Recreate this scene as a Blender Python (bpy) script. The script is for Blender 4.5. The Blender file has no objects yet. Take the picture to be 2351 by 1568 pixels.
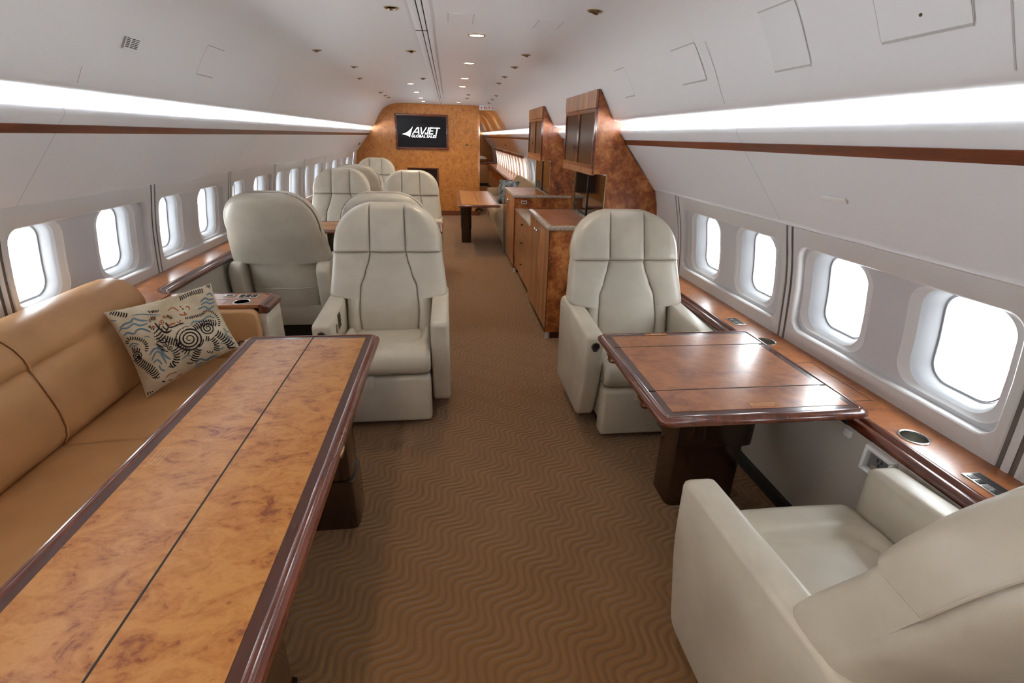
import bpy, bmesh, math, random
from math import sin, cos, pi, sqrt, hypot
from mathutils import Vector, Matrix
random.seed(7)
S = bpy.context.scene
COL = S.collection
# ------------------------------------------------------------------ camera
F = 1130.0
cam_d = bpy.data.cameras.new('camera'); cam_d.sensor_width = 36.0; cam_d.lens = 36.0 * F / 2351.0
cam_d.clip_start = 0.02; cam_d.clip_end = 200
cam = bpy.data.objects.new('camera', cam_d); COL.objects.link(cam)
RX = Vector((0.99261172, -0.11874553, 0.02492932))
RD = Vector((-0.02267594, -0.38339001, -0.92330813))
RF = Vector((0.11919637, 0.91592117, -0.38325009))
m = Matrix((RX, -RD, -RF)).transposed().to_4x4()
m.translation = (0, 0, 1.6)
cam.matrix_world = m
S.camera = cam
S.view_settings.view_transform = 'Standard'; S.view_settings.look = 'None'
S.view_settings.gamma = 1.0; S.view_settings.use_curve_mapping = False
S.view_settings.exposure = 1.22
S.cycles.use_denoising = True
S.cycles.max_bounces = 10; S.cycles.diffuse_bounces = 6; S.cycles.glossy_bounces = 4
S.cycles.transparent_max_bounces = 12
S.cycles.sample_clamp_indirect = 6.0
S.cycles.caustics_reflective = False; S.cycles.caustics_refractive = False

# ------------------------------------------------------------------ materials
class N:
    def __init__(s, name):
        s.m = bpy.data.materials.new(name); s.m.use_nodes = True
        s.t = s.m.node_tree; s.b = s.t.nodes['Principled BSDF']; s.o = s.t.nodes['Material Output']
    def n(s, typ, **kw):
        x = s.t.nodes.new(typ)
        for k, v in kw.items():
            if k in x.inputs: x.inputs[k].default_value = v
            else: setattr(x, k, v)
        return x
    def l(s, a, b): s.t.links.new(a, b)
    def set(s, **kw):
        for k, v in kw.items(): s.b.inputs[k.replace('_', ' ')].default_value = v
        return s
    def pos(s, scale=(1, 1, 1), rot=(0, 0, 0), kind='Position'):
        mp = s.n('ShaderNodeMapping'); mp.inputs['Scale'].default_value = scale; mp.inputs['Rotation'].default_value = rot
        if kind == 'Position': s.l(s.n('ShaderNodeNewGeometry').outputs['Position'], mp.inputs['Vector'])
        else: s.l(s.n('ShaderNodeTexCoord').outputs[kind], mp.inputs['Vector'])
        return mp.outputs['Vector']
    def noise(s, vec, scale, detail=4, dist=0.0, rough=0.55):
        x = s.n('ShaderNodeTexNoise'); x.inputs['Scale'].default_value = scale; x.inputs['Detail'].default_value = detail
        x.inputs['Distortion'].default_value = dist; x.inputs['Roughness'].default_value = rough
        s.l(vec, x.inputs['Vector']); return x.outputs['Fac']
    def ramp(s, fac, stops):
        r = s.n('ShaderNodeValToRGB'); e = r.color_ramp.elements
        while len(e) < len(stops): e.new(0.5)
        for i, (p, c) in enumerate(stops):
            e[i].position = p; e[i].color = (c[0], c[1], c[2], 1) if not isinstance(c, float) else (c, c, c, 1)
        s.l(fac, r.inputs['Fac']); return r.outputs['Color']
    def math(s, op, a, b=None):
        x = s.n('ShaderNodeMath'); x.operation = op
        for i, v in enumerate((a, b)):
            if v is None: continue
            if isinstance(v, (int, float)): x.inputs[i].default_value = v
            else: s.l(v, x.inputs[i])
        return x.outputs[0]
    def mix(s, fac, a, b, mode='MIX'):
        x = s.n('ShaderNodeMix'); x.data_type = 'RGBA'; x.blend_type = mode
        for k, v in ((0, fac), (6, a), (7, b)):
            if isinstance(v, (int, float)): x.inputs[k].default_value = v
            elif isinstance(v, tuple): x.inputs[k].default_value = (v[0], v[1], v[2], 1)
            else: s.l(v, x.inputs[k])
        return x.outputs[2]
    def bump(s, h, strength=0.3, dist=0.01):
        b = s.n('ShaderNodeBump'); b.inputs['Strength'].default_value = strength; b.inputs['Distance'].default_value = dist
        s.l(h, b.inputs['Height']); s.l(b.outputs['Normal'], s.b.inputs['Normal'])

M = {}
def simple(key, col, rough=0.5, metal=0.0, spec=0.5, coat=0.0):
    x = N(key).set(Base_Color=(*col, 1), Roughness=rough, Metallic=metal)
    x.b.inputs['Specular IOR Level'].default_value = spec
    x.b.inputs['Coat Weight'].default_value = coat; x.b.inputs['Coat Roughness'].default_value = 0.08
    M[key] = x.m; return x
def emit(key, col, strength):
    x = N(key).set(Base_Color=(*col, 1)); x.b.inputs['Emission Color'].default_value = (*col, 1)
    x.b.inputs['Emission Strength'].default_value = strength; M[key] = x.m
def burl(key, dark, mid, light, scale=7.0, stretch=(1, 1, 1), rough=0.22, coat=0.5, eyes=0.5, lo=.32, hi=.68, dist=1.6, nr=.62):
    x = N(key); v = x.pos(stretch)
    a = x.noise(v, scale, 11, dist, nr)
    b = x.noise(v, scale * 4.5, 6, dist * .5, 0.65)
    f = x.math('ADD', x.math('MULTIPLY', a, 0.72), x.math('MULTIPLY', b, 0.28))
    c = x.ramp(f, [(lo, dark), ((lo + hi) / 2 - .02, mid), (hi, light)])
    vo = x.n('ShaderNodeTexVoronoi'); vo.inputs['Scale'].default_value = scale * 2.6
    w = x.mix(0.25, v, x.n('ShaderNodeTexNoise').outputs['Color'])
    x.l(v, vo.inputs['Vector'])
    e = x.ramp(vo.outputs['Distance'], [(0.05, 1.0), (0.22, 0.0)])
    sel = x.ramp(x.noise(v, scale * 1.1, 2), [(0.5, 0.0), (0.62, 1.0)])
    ef = x.math('MULTIPLY', x.math('MULTIPLY', e, sel), eyes)
    c = x.mix(ef, c, dark)
    fine = x.noise(v, scale * 22, 3, 0.0)
    c = x.mix(x.math('MULTIPLY', fine, 0.25), c, mid, 'MULTIPLY')
    x.l(c, x.b.inputs['Base Color'])
    x.set(Roughness=rough); x.b.inputs['Coat Weight'].default_value = coat; x.b.inputs['Coat Roughness'].default_value = 0.2
    M[key] = x.m
def grain(key, dark, light, stretch, scale=6.0, rough=0.3, coat=0.3):
    x = N(key); v = x.pos(stretch)
    a = x.noise(v, scale, 6, 0.6); b = x.noise(v, scale * 6, 3, 0.2)
    f = x.math('ADD', x.math('MULTIPLY', a, 0.7), x.math('MULTIPLY', b, 0.3))
    x.l(x.ramp(f, [(0.38, dark), (0.62, light)]), x.b.inputs['Base Color'])
    x.set(Roughness=rough); x.b.inputs['Coat Weight'].default_value = coat; x.b.inputs['Coat Roughness'].default_value = 0.1
    M[key] = x.m
def leather(key, col, rough=0.42):
    x = N(key); v = x.pos(kind='Object')
    f = x.noise(v, 5, 3)
    d = tuple(c * 0.9 for c in col); u = tuple(min(1, c * 1.06) for c in col)
    x.l(x.ramp(f, [(0.35, d), (0.65, u)]), x.b.inputs['Base Color'])
    x.set(Roughness=rough)
    vo = x.n('ShaderNodeTexVoronoi'); vo.inputs['Scale'].default_value = 420; x.l(v, vo.inputs['Vector'])
    wr = x.noise(v, 16, 3, 0.5)
    x.bump(x.math('ADD', x.math('MULTIPLY', vo.outputs['Distance'], 0.10), x.math('MULTIPLY', wr, 0.6)), 0.16, 0.006)
    M[key] = x.m

simple('white', (.735, .745, .76), 0.33)
simple('white_matte', (.70, .71, .72), 0.6)
simple('panel', (.60, .585, .57), 0.38)
simple('recess', (.52, .52, .535), 0.35)
simple('reveal', (.64, .64, .64), 0.5)
simple('sleeve', (.27, .27, .275), 0.5)
simple('bead', (.62, .61, .60), 0.4)
simple('gap', (.12, .10, .09), 0.7)
simple('seam', (.46, .45, .44), 0.7)
simple('black', (.012, .012, .013), 0.4)
simple('black_matte', (.02, .018, .016), 0.8)
simple('gasket', (.30, .30, .31), 0.6)
simple('chrome', (.75, .74, .72), 0.18, 1.0)
simple('nickel', (.62, .60, .55), 0.28, 1.0)
simple('brass', (.45, .34, .18), 0.28, 1.0)
simple('bronze', (.22, .17, .11), 0.35, 1.0)
simple('lens_dark', (.10, .08, .05), 0.2, 0.6)
simple('wall_vinyl', (.50, .46, .40), 0.5)
simple('tan_vinyl', (.50, .31, .17), 0.5)
simple('plastic', (.78, .78, .77), 0.35)
simple('grey_plastic', (.16, .16, .16), 0.35)
simple('screen', (.010, .010, .013), 0.22, 0.0, 0.22)
simple('smoked', (.014, .009, .007), 0.05, 0.0, 0.7)
simple('bronze_glass', (.075, .034, .015), 0.2, 0.0, 0.10)
simple('thread', (.40, .33, .22), 0.7)
simple('cloth_tab', (.55, .50, .42), 0.8)
simple('red_text', (.55, .02, .02), 0.5)
simple('cork', (.30, .19, .09), 0.8)
simple('placard_text', (.62, .42, .26), 0.5)
simple('embroidery_black', (.018, .015, .018), 0.9, 0, .1)
simple('embroidery_blue', (.12, .19, .24), 0.9, 0, .1)
simple('embroidery_rust', (.36, .10, .035), 0.9, 0, .1)
simple('embroidery_cream', (.68, .60, .47), 0.9, 0, .1)
emit('cove_glow', (.97, .985, 1.0), 13.0)
emit('lamp_glow', (1.0, .97, .92), 14.0)
emit('logo', (.95, .95, .95), 0.9)
leather('cream', (.510, .460, .372), 0.35)
leather('tan', (.46, .245, .105), 0.38)
leather('beige', (.33, .225, .125), 0.7)
burl('burl_table', (.20, .052, .011), (.40, .158, .032), (.50, .238, .064), 12.0, (.85, 1.25, 1), 0.30, 0.2, 0.75, .37, .57, 1.1, .66)
burl('burl_dark', (.17, .045, .011), (.32, .105, .025), (.45, .165, .043), 7.0, (1, 1.2, 1), 0.34, 0.5, 0.0, .34, .64, 1.0, .66)
burl('burl_red', (.10, .020, .005), (.33, .090, .020), (.62, .27, .080), 6.0, (1, 1, .9), 0.36, 0.1, 0.6, .39, .63, .35, .74)
burl('burl_gold', (.27, .080, .017), (.50, .195, .042), (.64, .30, .080), 13.0, (1, 1, .8), 0.32, 0.25, 0.5, .34, .66, .8, .70)
grain('mahogany', (.070, .016, .008), (.145, .036, .015), (4, .35, 4), 7.0, 0.2, 0.6)
grain('mahogany_dark', (.058, .018, .011), (.074, .022, .014), (7, .5, 7), 6.0, 0.24, 0.5)
grain('mahogany_cross', (.06, .014, .007), (.18, .045, .018), (.7, 9, 9), 5.0, 0.2, 0.7)
grain('leg_wood', (.012, .006, .004), (.05, .022, .011), (9, 9, .7), 5.0, 0.16, 0.7)
grain('veneer_door', (.13, .035, .010), (.48, .20, .065), (5, 5, .45), 4.0, 0.3, 0.3)
grain('veneer_plain', (.36, .14, .04), (.50, .22, .075), (3, .5, 3), 5.0, 0.25, 0.3)
grain('strip_wood', (.11, .030, .014), (.20, .055, .022), (9, .7, 9), 4.0, 0.35, 0.2)
# granite
x = N('granite'); v = x.pos(); f = x.noise(v, 170, 3, 0, .7)
x.l(x.ramp(f, [(.36, (.10, .07, .055)), (.5, (.36, .29, .24)), (.64, (.55, .48, .42))]), x.b.inputs['Base Color']); x.set(Roughness=.15); M['granite'] = x.m
# carpet: sculpted wavy cut-pile
x = N('carpet'); g = x.n('ShaderNodeNewGeometry'); sp = x.n('ShaderNodeSeparateXYZ'); x.l(g.outputs['Position'], sp.inputs[0])
px, py = sp.outputs[0], sp.outputs[1]
v = x.pos()
wob = x.noise(v, 2.2, 2)
ct_, st_ = cos(math.radians(50)), sin(math.radians(50))
al = x.math('ADD', x.math('MULTIPLY', px, ct_), x.math('MULTIPLY', py, st_))
ac = x.math('SUBTRACT', x.math('MULTIPLY', py, ct_), x.math('MULTIPLY', px, st_))
amp = x.math('MULTIPLY', x.math('SINE', x.math('ADD', x.math('MULTIPLY', al, 2 * pi / 0.205), x.math('ADD', x.math('MULTIPLY', ac, 2.0), x.math('MULTIPLY', wob, 2.5)))), 0.031)
ph = x.math('MULTIPLY', x.math('ADD', ac, amp), 2 * pi / 0.036)
st = x.math('ADD', x.math('MULTIPLY', x.math('SINE', ph), 0.5), 0.5)
pile = x.noise(v, 260, 2)
pile2 = x.noise(v, 900, 1)
patch = x.noise(v, 1.6, 3)
c = x.ramp(st, [(.05, (.215, .108, .038)), (.6, (.282, .149, .052))])  # darker wave troughs: shade of the relief painted into the colour
c = x.mix(x.ramp(patch, [(.38, 0.0), (.66, .55)]), c, (.266, .139, .049))
c = x.mix(x.math('MULTIPLY', pile, .55), c, (.42, .26, .14), 'SOFT_LIGHT')
c = x.mix(x.math('MULTIPLY', pile2, .30), c, (.06, .03, .014))
x.l(c, x.b.inputs['Base Color']); x.set(Roughness=.95); x.b.inputs['Specular IOR Level'].default_value = .1
x.b.inputs['Sheen Weight'].default_value = .25; x.b.inputs['Sheen Roughness'].default_value = .5
x.bump(x.math('ADD', st, x.math('MULTIPLY', x.math('ADD', pile, pile2), .35)), .6, .012); M['carpet'] = x.m
# pillow cloth
def cloth(key, a, b, sc):
    x = N(key); v = x.pos(kind='Object'); f = x.noise(v, sc, 4)
    x.l(x.ramp(f, [(.35, a), (.65, b)]), x.b.inputs['Base Color']); x.set(Roughness=.95); x.b.inputs['Specular IOR Level'].default_value = .1
    x.bump(x.noise(v, 300, 2), .5, .004); M[key] = x.m
cloth('pillow_cloth', (.45, .365, .245), (.60, .52, .39), 9)
cloth('pillow_grey', (.06, .055, .04), (.34, .38, .40), 14)
# glass pane
x = N('pane'); tr = x.n('ShaderNodeBsdfTransparent'); gl = x.n('ShaderNodeBsdfGlossy'); gl.inputs['Roughness'].default_value = .02
mx = x.n('ShaderNodeMixShader')
mx.inputs[0].default_value = .05; x.l(tr.outputs[0], mx.inputs[1]); x.l(gl.outputs[0], mx.inputs[2]); x.l(mx.outputs[0], x.o.inputs['Surface']); M['pane'] = x.m
# curtain
x = N('curtain'); x.set(Base_Color=(.72, .60, .52, 1), Roughness=.9); x.b.inputs['Transmission Weight'].default_value = 0
tl = x.n('ShaderNodeBsdfTranslucent'); tl.inputs['Color'].default_value = (.8, .62, .5, 1); mx = x.n('ShaderNodeMixShader'); mx.inputs[0].default_value = .45
x.l(x.b.outputs[0], mx.inputs[1]); x.l(tl.outputs[0], mx.inputs[2]); x.l(mx.outputs[0], x.o.inputs['Surface']); M['curtain'] = x.m

# ------------------------------------------------------------------ geometry helpers: a geo is (verts, faces)
def join(*gs):
    V, Fc = [], []
    for g in gs:
        o = len(V); V += [tuple(p) for p in g[0]]; Fc += [tuple(i + o for i in f) for f in g[1]]
    return V, Fc
def from_bm(bm):
    bm.verts.index_update()
    g = ([tuple(v.co) for v in bm.verts], [tuple(v.index for v in f.verts) for f in bm.faces]); bm.free(); return g
def box(x0, x1, y0, y1, z0, z1, r=0.0, seg=2):
    bm = bmesh.new(); bmesh.ops.create_cube(bm, size=1)
    for v in bm.verts: v.co = ((x0 + x1) / 2 + v.co.x * (x1 - x0), (y0 + y1) / 2 + v.co.y * (y1 - y0), (z0 + z1) / 2 + v.co.z * (z1 - z0))
    r = min(r, abs(x1 - x0) * .49, abs(y1 - y0) * .49, abs(z1 - z0) * .49)
    if r > 0: bmesh.ops.bevel(bm, geom=bm.edges[:], offset=r, segments=seg, profile=.5, affect='EDGES')
    return from_bm(bm)
def round_poly(pts, rads, n=5):
    out = []
    L = len(pts)
    for i, p in enumerate(pts):
        r = rads[i] if isinstance(rads, (list, tuple)) else rads
        if r <= 0: out.append(p); continue
        a = Vector(pts[i - 1]); b = Vector(p); c = Vector(pts[(i + 1) % L])
        d1 = (a - b); d2 = (c - b); r1 = min(r, d1.length * .48, d2.length * .48)
        p1 = b + d1.normalized() * r1; p2 = b + d2.normalized() * r1
        for k in range(n + 1):
            t = k / n; q = p1 * (1 - t) ** 2 + b * 2 * t * (1 - t) + p2 * t * t
            out.append((q.x, q.y))
    return out
def prism(pts, axis, a0, a1, r=0.0, seg=2):
    """extrude a 2-D outline along an axis; the outline is (y,z) for x, (x,z) for y, (x,y) for z"""
    def mk(p, a): return {'x': (a, p[0], p[1]), 'y': (p[0], a, p[1]), 'z': (p[0], p[1], a)}[axis]
    bm = bmesh.new()
    A = [bm.verts.new(mk(p, a0)) for p in pts]; B = [bm.verts.new(mk(p, a1)) for p in pts]
    n = len(pts)
    fa = bm.faces.new(A); fb = bm.faces.new(B[::-1])
    for i in range(n): bm.faces.new((A[i], B[i], B[(i + 1) % n], A[(i + 1) % n]))
    bmesh.ops.recalc_face_normals(bm, faces=bm.faces[:])
    if r > 0:
        ed = [e for e in bm.edges if e in fa.edges[:] or e in fb.edges[:]]
        bmesh.ops.bevel(bm, geom=ed, offset=r, segments=seg, profile=.5, affect='EDGES')
    big = [f for f in bm.faces if len(f.verts) > 4]
    if big: bmesh.ops.triangulate(bm, faces=big)
    return from_bm(bm)
def sweep(prof, axis, a0, a1, closed=False, steps=1):
    def mk(p, a): return {'x': (a, p[0], p[1]), 'y': (p[0], a, p[1]), 'z': (p[0], p[1], a)}[axis]
    V, Fc = [], []; n = len(prof)
    for s in range(steps + 1):
        a = a0 + (a1 - a0) * s / steps
        V += [mk(p, a) for p in prof]
    for s in range(steps):
        for i in range(n if closed else n - 1):
            j = (i + 1) % n
            Fc.append((s * n + i, s * n + j, (s + 1) * n + j, (s + 1) * n + i))
    if closed: Fc += [tuple(range(n))[::-1], tuple(range(steps * n, steps * n + n))]
    return V, Fc
def grid(fn, us, vs):
    V = [tuple(fn(u, v)) for v in vs for u in us]; n = len(us)
    return V, [(j * n + i, j * n + i + 1, (j + 1) * n + i + 1, (j + 1) * n + i) for j in range(len(vs) - 1) for i in range(n - 1)]
def lathe(prof, n=24, c=(0, 0, 0), axis='z', caps=True):
    V, Fc = [], []
    for r, h in prof:
        for k in range(n):
            a = 2 * pi * k / n
            p = {'z': (r * cos(a), r * sin(a), h), 'x': (h, r * cos(a), r * sin(a)), 'y': (r * cos(a), h, r * sin(a))}[axis]
            V.append((p[0] + c[0], p[1] + c[1], p[2] + c[2]))
    for j in range(len(prof) - 1):
        for k in range(n): Fc.append((j * n + k, j * n + (k + 1) % n, (j + 1) * n + (k + 1) % n, (j + 1) * n + k))
    if caps and prof[0][0] > 1e-6: Fc.append(tuple(range(n))[::-1])
    if caps and prof[-1][0] > 1e-6: Fc.append(tuple(range((len(prof) - 1) * n, len(prof) * n)))
    return V, Fc
def tube(path, r, n=8):
    V, Fc = [], []; P = [Vector(p) for p in path]
    for i, p in enumerate(P):
        t = (P[min(i + 1, len(P) - 1)] - P[max(i - 1, 0)]).normalized()
        a = t.orthogonal().normalized() if i == 0 else (a - t * a.dot(t)).normalized()
        b = t.cross(a)
        for k in range(n):
            q = p + (a * cos(2 * pi * k / n) + b * sin(2 * pi * k / n)) * r; V.append(tuple(q))
    for i in range(len(P) - 1):
        for k in range(n): Fc.append((i * n + k, i * n + (k + 1) % n, (i + 1) * n + (k + 1) % n, (i + 1) * n + k))
    Fc += [tuple(range(n))[::-1], tuple(range((len(P) - 1) * n, len(P) * n))]
    return V, Fc
def rot(g, axis, ang, c=(0, 0, 0)):
    R = Matrix.Rotation(ang, 3, axis); c = Vector(c)
    return [tuple(R @ (Vector(p) - c) + c) for p in g[0]], g[1]
def move(g, d): return [(p[0] + d[0], p[1] + d[1], p[2] + d[2]) for p in g[0]], g[1]

OFF = {}
def obj(name, g, mat, parent=None, smooth=True, ang=40, kind=None, at=None):
    me = bpy.data.meshes.new(name)
    off = OFF.get(parent.name, (0, 0, 0)) if parent else (at or (0, 0, 0))
    me.from_pydata([(p[0] - off[0], p[1] - off[1], p[2] - off[2]) for p in g[0]], [], g[1])
    bm = bmesh.new(); bm.from_mesh(me); bmesh.ops.recalc_face_normals(bm, faces=bm.faces[:]); bm.to_mesh(me); bm.free()
    for p in me.polygons: p.use_smooth = smooth
    if smooth: me.set_sharp_from_angle(angle=math.radians(ang))
    me.materials.append(M[mat] if isinstance(mat, str) else mat)
    o = bpy.data.objects.new(name, me); COL.objects.link(o)
    if parent: o.parent = parent
    else: o.location = off
    OFF[o.name] = off
    if kind: o['kind'] = kind
    return o
def tag(o, label, cat, group=None):
    o['label'] = label; o['category'] = cat
    if group: o['group'] = group
    return o
def thing(name, label, cat, loc=(0, 0, 0), rz=0, group=None):
    o = bpy.data.objects.new(name, None); COL.objects.link(o); o.location = loc; o.rotation_euler = (0, 0, rz)
    o.empty_display_size = .1
    OFF[o.name] = tuple(loc); return tag(o, label, cat, group)
def struct(name, g, mat, **kw): return obj(name, g, mat, kind='structure', **kw)
def dup(root, loc, rz, label, group=None):
    r = root.copy(); COL.objects.link(r); r.location = loc; r.rotation_euler = (0, 0, rz); r['label'] = label
    if group: r['group'] = group
    def rec(a, b):
        for ch in list(a.children):
            if ch == r or b == ch: continue
            c = ch.copy(); COL.objects.link(c); c.parent = b; rec(ch, c)
    rec(root, r); return r
def text_geo(txt, size, ext=.002, shear=0.0, offset=0.0, align='LEFT', spacing=1.0):
    cu = bpy.data.curves.new('lettering', 'FONT'); cu.body = txt; cu.size = size; cu.extrude = ext; cu.shear = shear; cu.offset = offset
    cu.align_x = align; cu.space_character = spacing
    o = bpy.data.objects.new('lettering', cu); COL.objects.link(o)
    dg = bpy.context.evaluated_depsgraph_get(); me = o.evaluated_get(dg).to_mesh()
    g = ([tuple(v.co) for v in me.vertices], [tuple(p.vertices) for p in me.polygons])
    o.evaluated_get(dg).to_mesh_clear(); bpy.data.objects.remove(o); bpy.data.curves.remove(cu)
    return g
def place(g, o, ux, uy):
    o, ux, uy = Vector(o), Vector(ux), Vector(uy); uz = ux.cross(uy)
    return [tuple(o + ux * p[0] + uy * p[1] + uz * p[2]) for p in g[0]], g[1]

# ================================================================== THE SHELL
X0 = -0.13; YB, YE = -2.6, 20.0
CEIL = [(0, 2.172), (.55, 2.172), (.80, 2.170), (.90, 2.163), (.98, 2.148), (1.05, 2.122), (1.11, 2.085), (1.16, 2.04), (1.20, 1.99), (1.235, 1.935),
        (1.27, 1.875), (1.305, 1.81), (1.335, 1.758), (1.352, 1.740), (1.38, 1.728), (1.43, 1.722), (1.52, 1.712), (1.57, 1.69), (1.585, 1.65)]
def ceil_z(h):
    for (a, za), (b, zb) in zip(CEIL, CEIL[1:]):
        if a <= h <= b: return za + (zb - za) * (h - a) / (b - a)
def ceil_n(h):
    for (a, za), (b, zb) in zip(CEIL, CEIL[1:]):
        if a <= h <= b: return Vector((zb - za, 0, -(b - a))).normalized()   # into the cabin, for the +x side
prof = [(X0 - h, z) for h, z in CEIL[::-1]] + [(X0 + h, z) for h, z in CEIL[1:]]
struct('ceiling', sweep(prof, 'y', YB, YE, steps=12), 'white', ang=60)
LIP = [(1.585, 1.65), (1.57, 1.625), (1.50, 1.628), (1.462, 1.645), (1.447, 1.664), (1.432, 1.672), (1.418, 1.668), (1.411, 1.655), (1.415, 1.640), (1.449, 1.602)]
STRIP = [(1.449, 1.602), (1.446, 1.600), (1.463, 1.568), (1.470, 1.568)]
LOW = [(1.470, 1.568), (1.715, 1.268), (1.722, 1.256), (1.722, 1.249), (1.735, 1.243), (1.90, 1.236)]
for sg, nm in ((1, 'right'), (-1, 'left')):
    f = lambda P: [(X0 + sg * h, z) for h, z in P]
    struct('trim_1' if sg > 0 else 'trim_2', join(sweep(f(LIP), 'y', YB, YE, steps=6)), 'white', ang=50)
    struct('trim_3' if sg > 0 else 'trim_4', sweep(f(STRIP), 'y', YB, YE), 'strip_wood', smooth=False)
    struct('trim_5' if sg > 0 else 'trim_6', sweep(f(LOW), 'y', YB, YE, steps=6), 'white', ang=50)
    t = thing('cove_light', f'continuous white cove light glowing in the {"window-side recess above the table with the open leaf" if sg > 0 else "recess above the tan sofa and left windows"}', 'light', (X0 + sg * 1.56, 5, 1.68))
    obj('light_strip', box(*sorted((X0 + sg * 1.545, X0 + sg * 1.56)), YB + .05, 10.99 if sg < 0 else YE - .1, 1.642, 1.70), 'cove_glow', t)
# floor and side walls
struct('floor', grid(lambda u, v: (u, v, 0), [-2.1, -1, 0, 1, 2.0], [YB + i * (YE - YB) / 12 for i in range(13)]), 'carpet', smooth=False)
for nm, y in (('wall_back', YB), ('wall_end', YE)):
    struct(nm, box(-2.2, 2.1, *((y - .06, y) if y < 0 else (y, y + .06)), -.02, 2.3), 'burl_gold' if y > 0 else 'white_matte', smooth=False)
WR = [(1.708, .60), (1.703, .68), (1.692, .80), (1.676, .95), (1.652, 1.08), (1.622, 1.19), (1.603, 1.27)]
WL = [(-1.925, .62), (-1.918, .71), (-1.910, .82), (-1.896, .96), (-1.876, 1.09), (-1.852, 1.20), (-1.836, 1.28)]
def wall_at(W, z):
    if z <= W[0][1]: a, b = W[0], W[1]
    elif z >= W[-1][1]: a, b = W[-2], W[-1]
    else:
        for a, b in zip(W, W[1:]):
            if a[1] <= z <= b[1]: break
    t = (z - a[1]) / (b[1] - a[1]); return a[0] + (b[0] - a[0]) * t
# lower walls
LWR = [(1.545, -.01), (1.545, .05), (1.485, .40), (1.469, .630)]
struct('wall_right_4', box(1.70, 1.76, 7.17, YE, -.01, .68), 'wall_vinyl', smooth=False)
struct('wall_right', sweep(LWR, 'y', YB, 7.17), 'wall_vinyl', ang=20)
LWL = [(-1.70, -.01), (-1.70, .05), (-1.715, .40), (-1.715, .66), (-1.74, .66), (-1.75, .58), (-1.93, .58)]
struct('wall_left_3', box(-1.99, -1.93, YB, 2.76, -.01, .74), 'wall_vinyl', smooth=False)
struct('wall_left_4', box(-1.93, -1.72, 2.75, 2.76, -.01, .69), 'wall_vinyl', smooth=False)
struct('wall_left', sweep(LWL, 'y', 2.75, YE), 'wall_vinyl', ang=20)
struct('baseboard_right', join(box(1.515, 1.552, YB, 3.86, 0, .055)), 'black_matte')
struct('baseboard_left', box(-1.71, -1.675, 2.95, 10.98, 0, .055), 'black_matte')

# ------------------------------------------------------------------ window panels
def rr(cu, cv, hu, hv, r, n=10):
    r = min(r, hu * .98, hv * .98); P = []
    for (sx, sy, a0) in ((1, 1, 0), (-1, 1, pi / 2), (-1, -1, pi), (1, -1, 3 * pi / 2)):
        for k in range(n + 1):
            a = a0 + (pi / 2) * k / n; P.append((cu + sx * (hu - r) + r * cos(a), cv + sy * (hv - r) + r * sin(a)))
        # straight side to the next corner gets extra points
        nx = {(1, 1): (-1, 1), (-1, 1): (-1, -1), (-1, -1): (1, -1), (1, -1): (1, 1)}[(sx, sy)]
        e = P[-1]; na = a0 + pi / 2
        s = (cu + nx[0] * (hu - r) + r * cos(na), cv + nx[1] * (hv - r) + r * sin(na))
        for k in range(1, 6): P.append((e[0] + (s[0] - e[0]) * k / 6, e[1] + (s[1] - e[1]) * k / 6))
    return P
def loops(L, fn):
    V, Fc = [], []; n = len(L[0][0])
    for P, d in L: V += [fn(u, v, d) for u, v in P]
    for j in range(len(L) - 1):
        for i in range(n): Fc.append((j * n + i, j * n + (i + 1) % n, (j + 1) * n + (i + 1) % n, (j + 1) * n + i))
    return V, Fc
def cap(P, d, fn):
    n = len(P); c = (sum(p[0] for p in P) / n, sum(p[1] for p in P) / n)
    V = [fn(u, v, d) for u, v in P] + [fn(*c, d)]
    return V, [(i, (i + 1) % n, n) for i in range(n)]
win_no = [0]
SIDE = {1: dict(hu=.206, sp=.290, sh=0, W=WR, zt=1.262, zb=.655, rt=1.158, rb=.745), -1: dict(hu=.19, sp=.305, sh=-.045, W=WL, zt=1.275, zb=.69, rt=1.178, rb=.775)}
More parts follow.
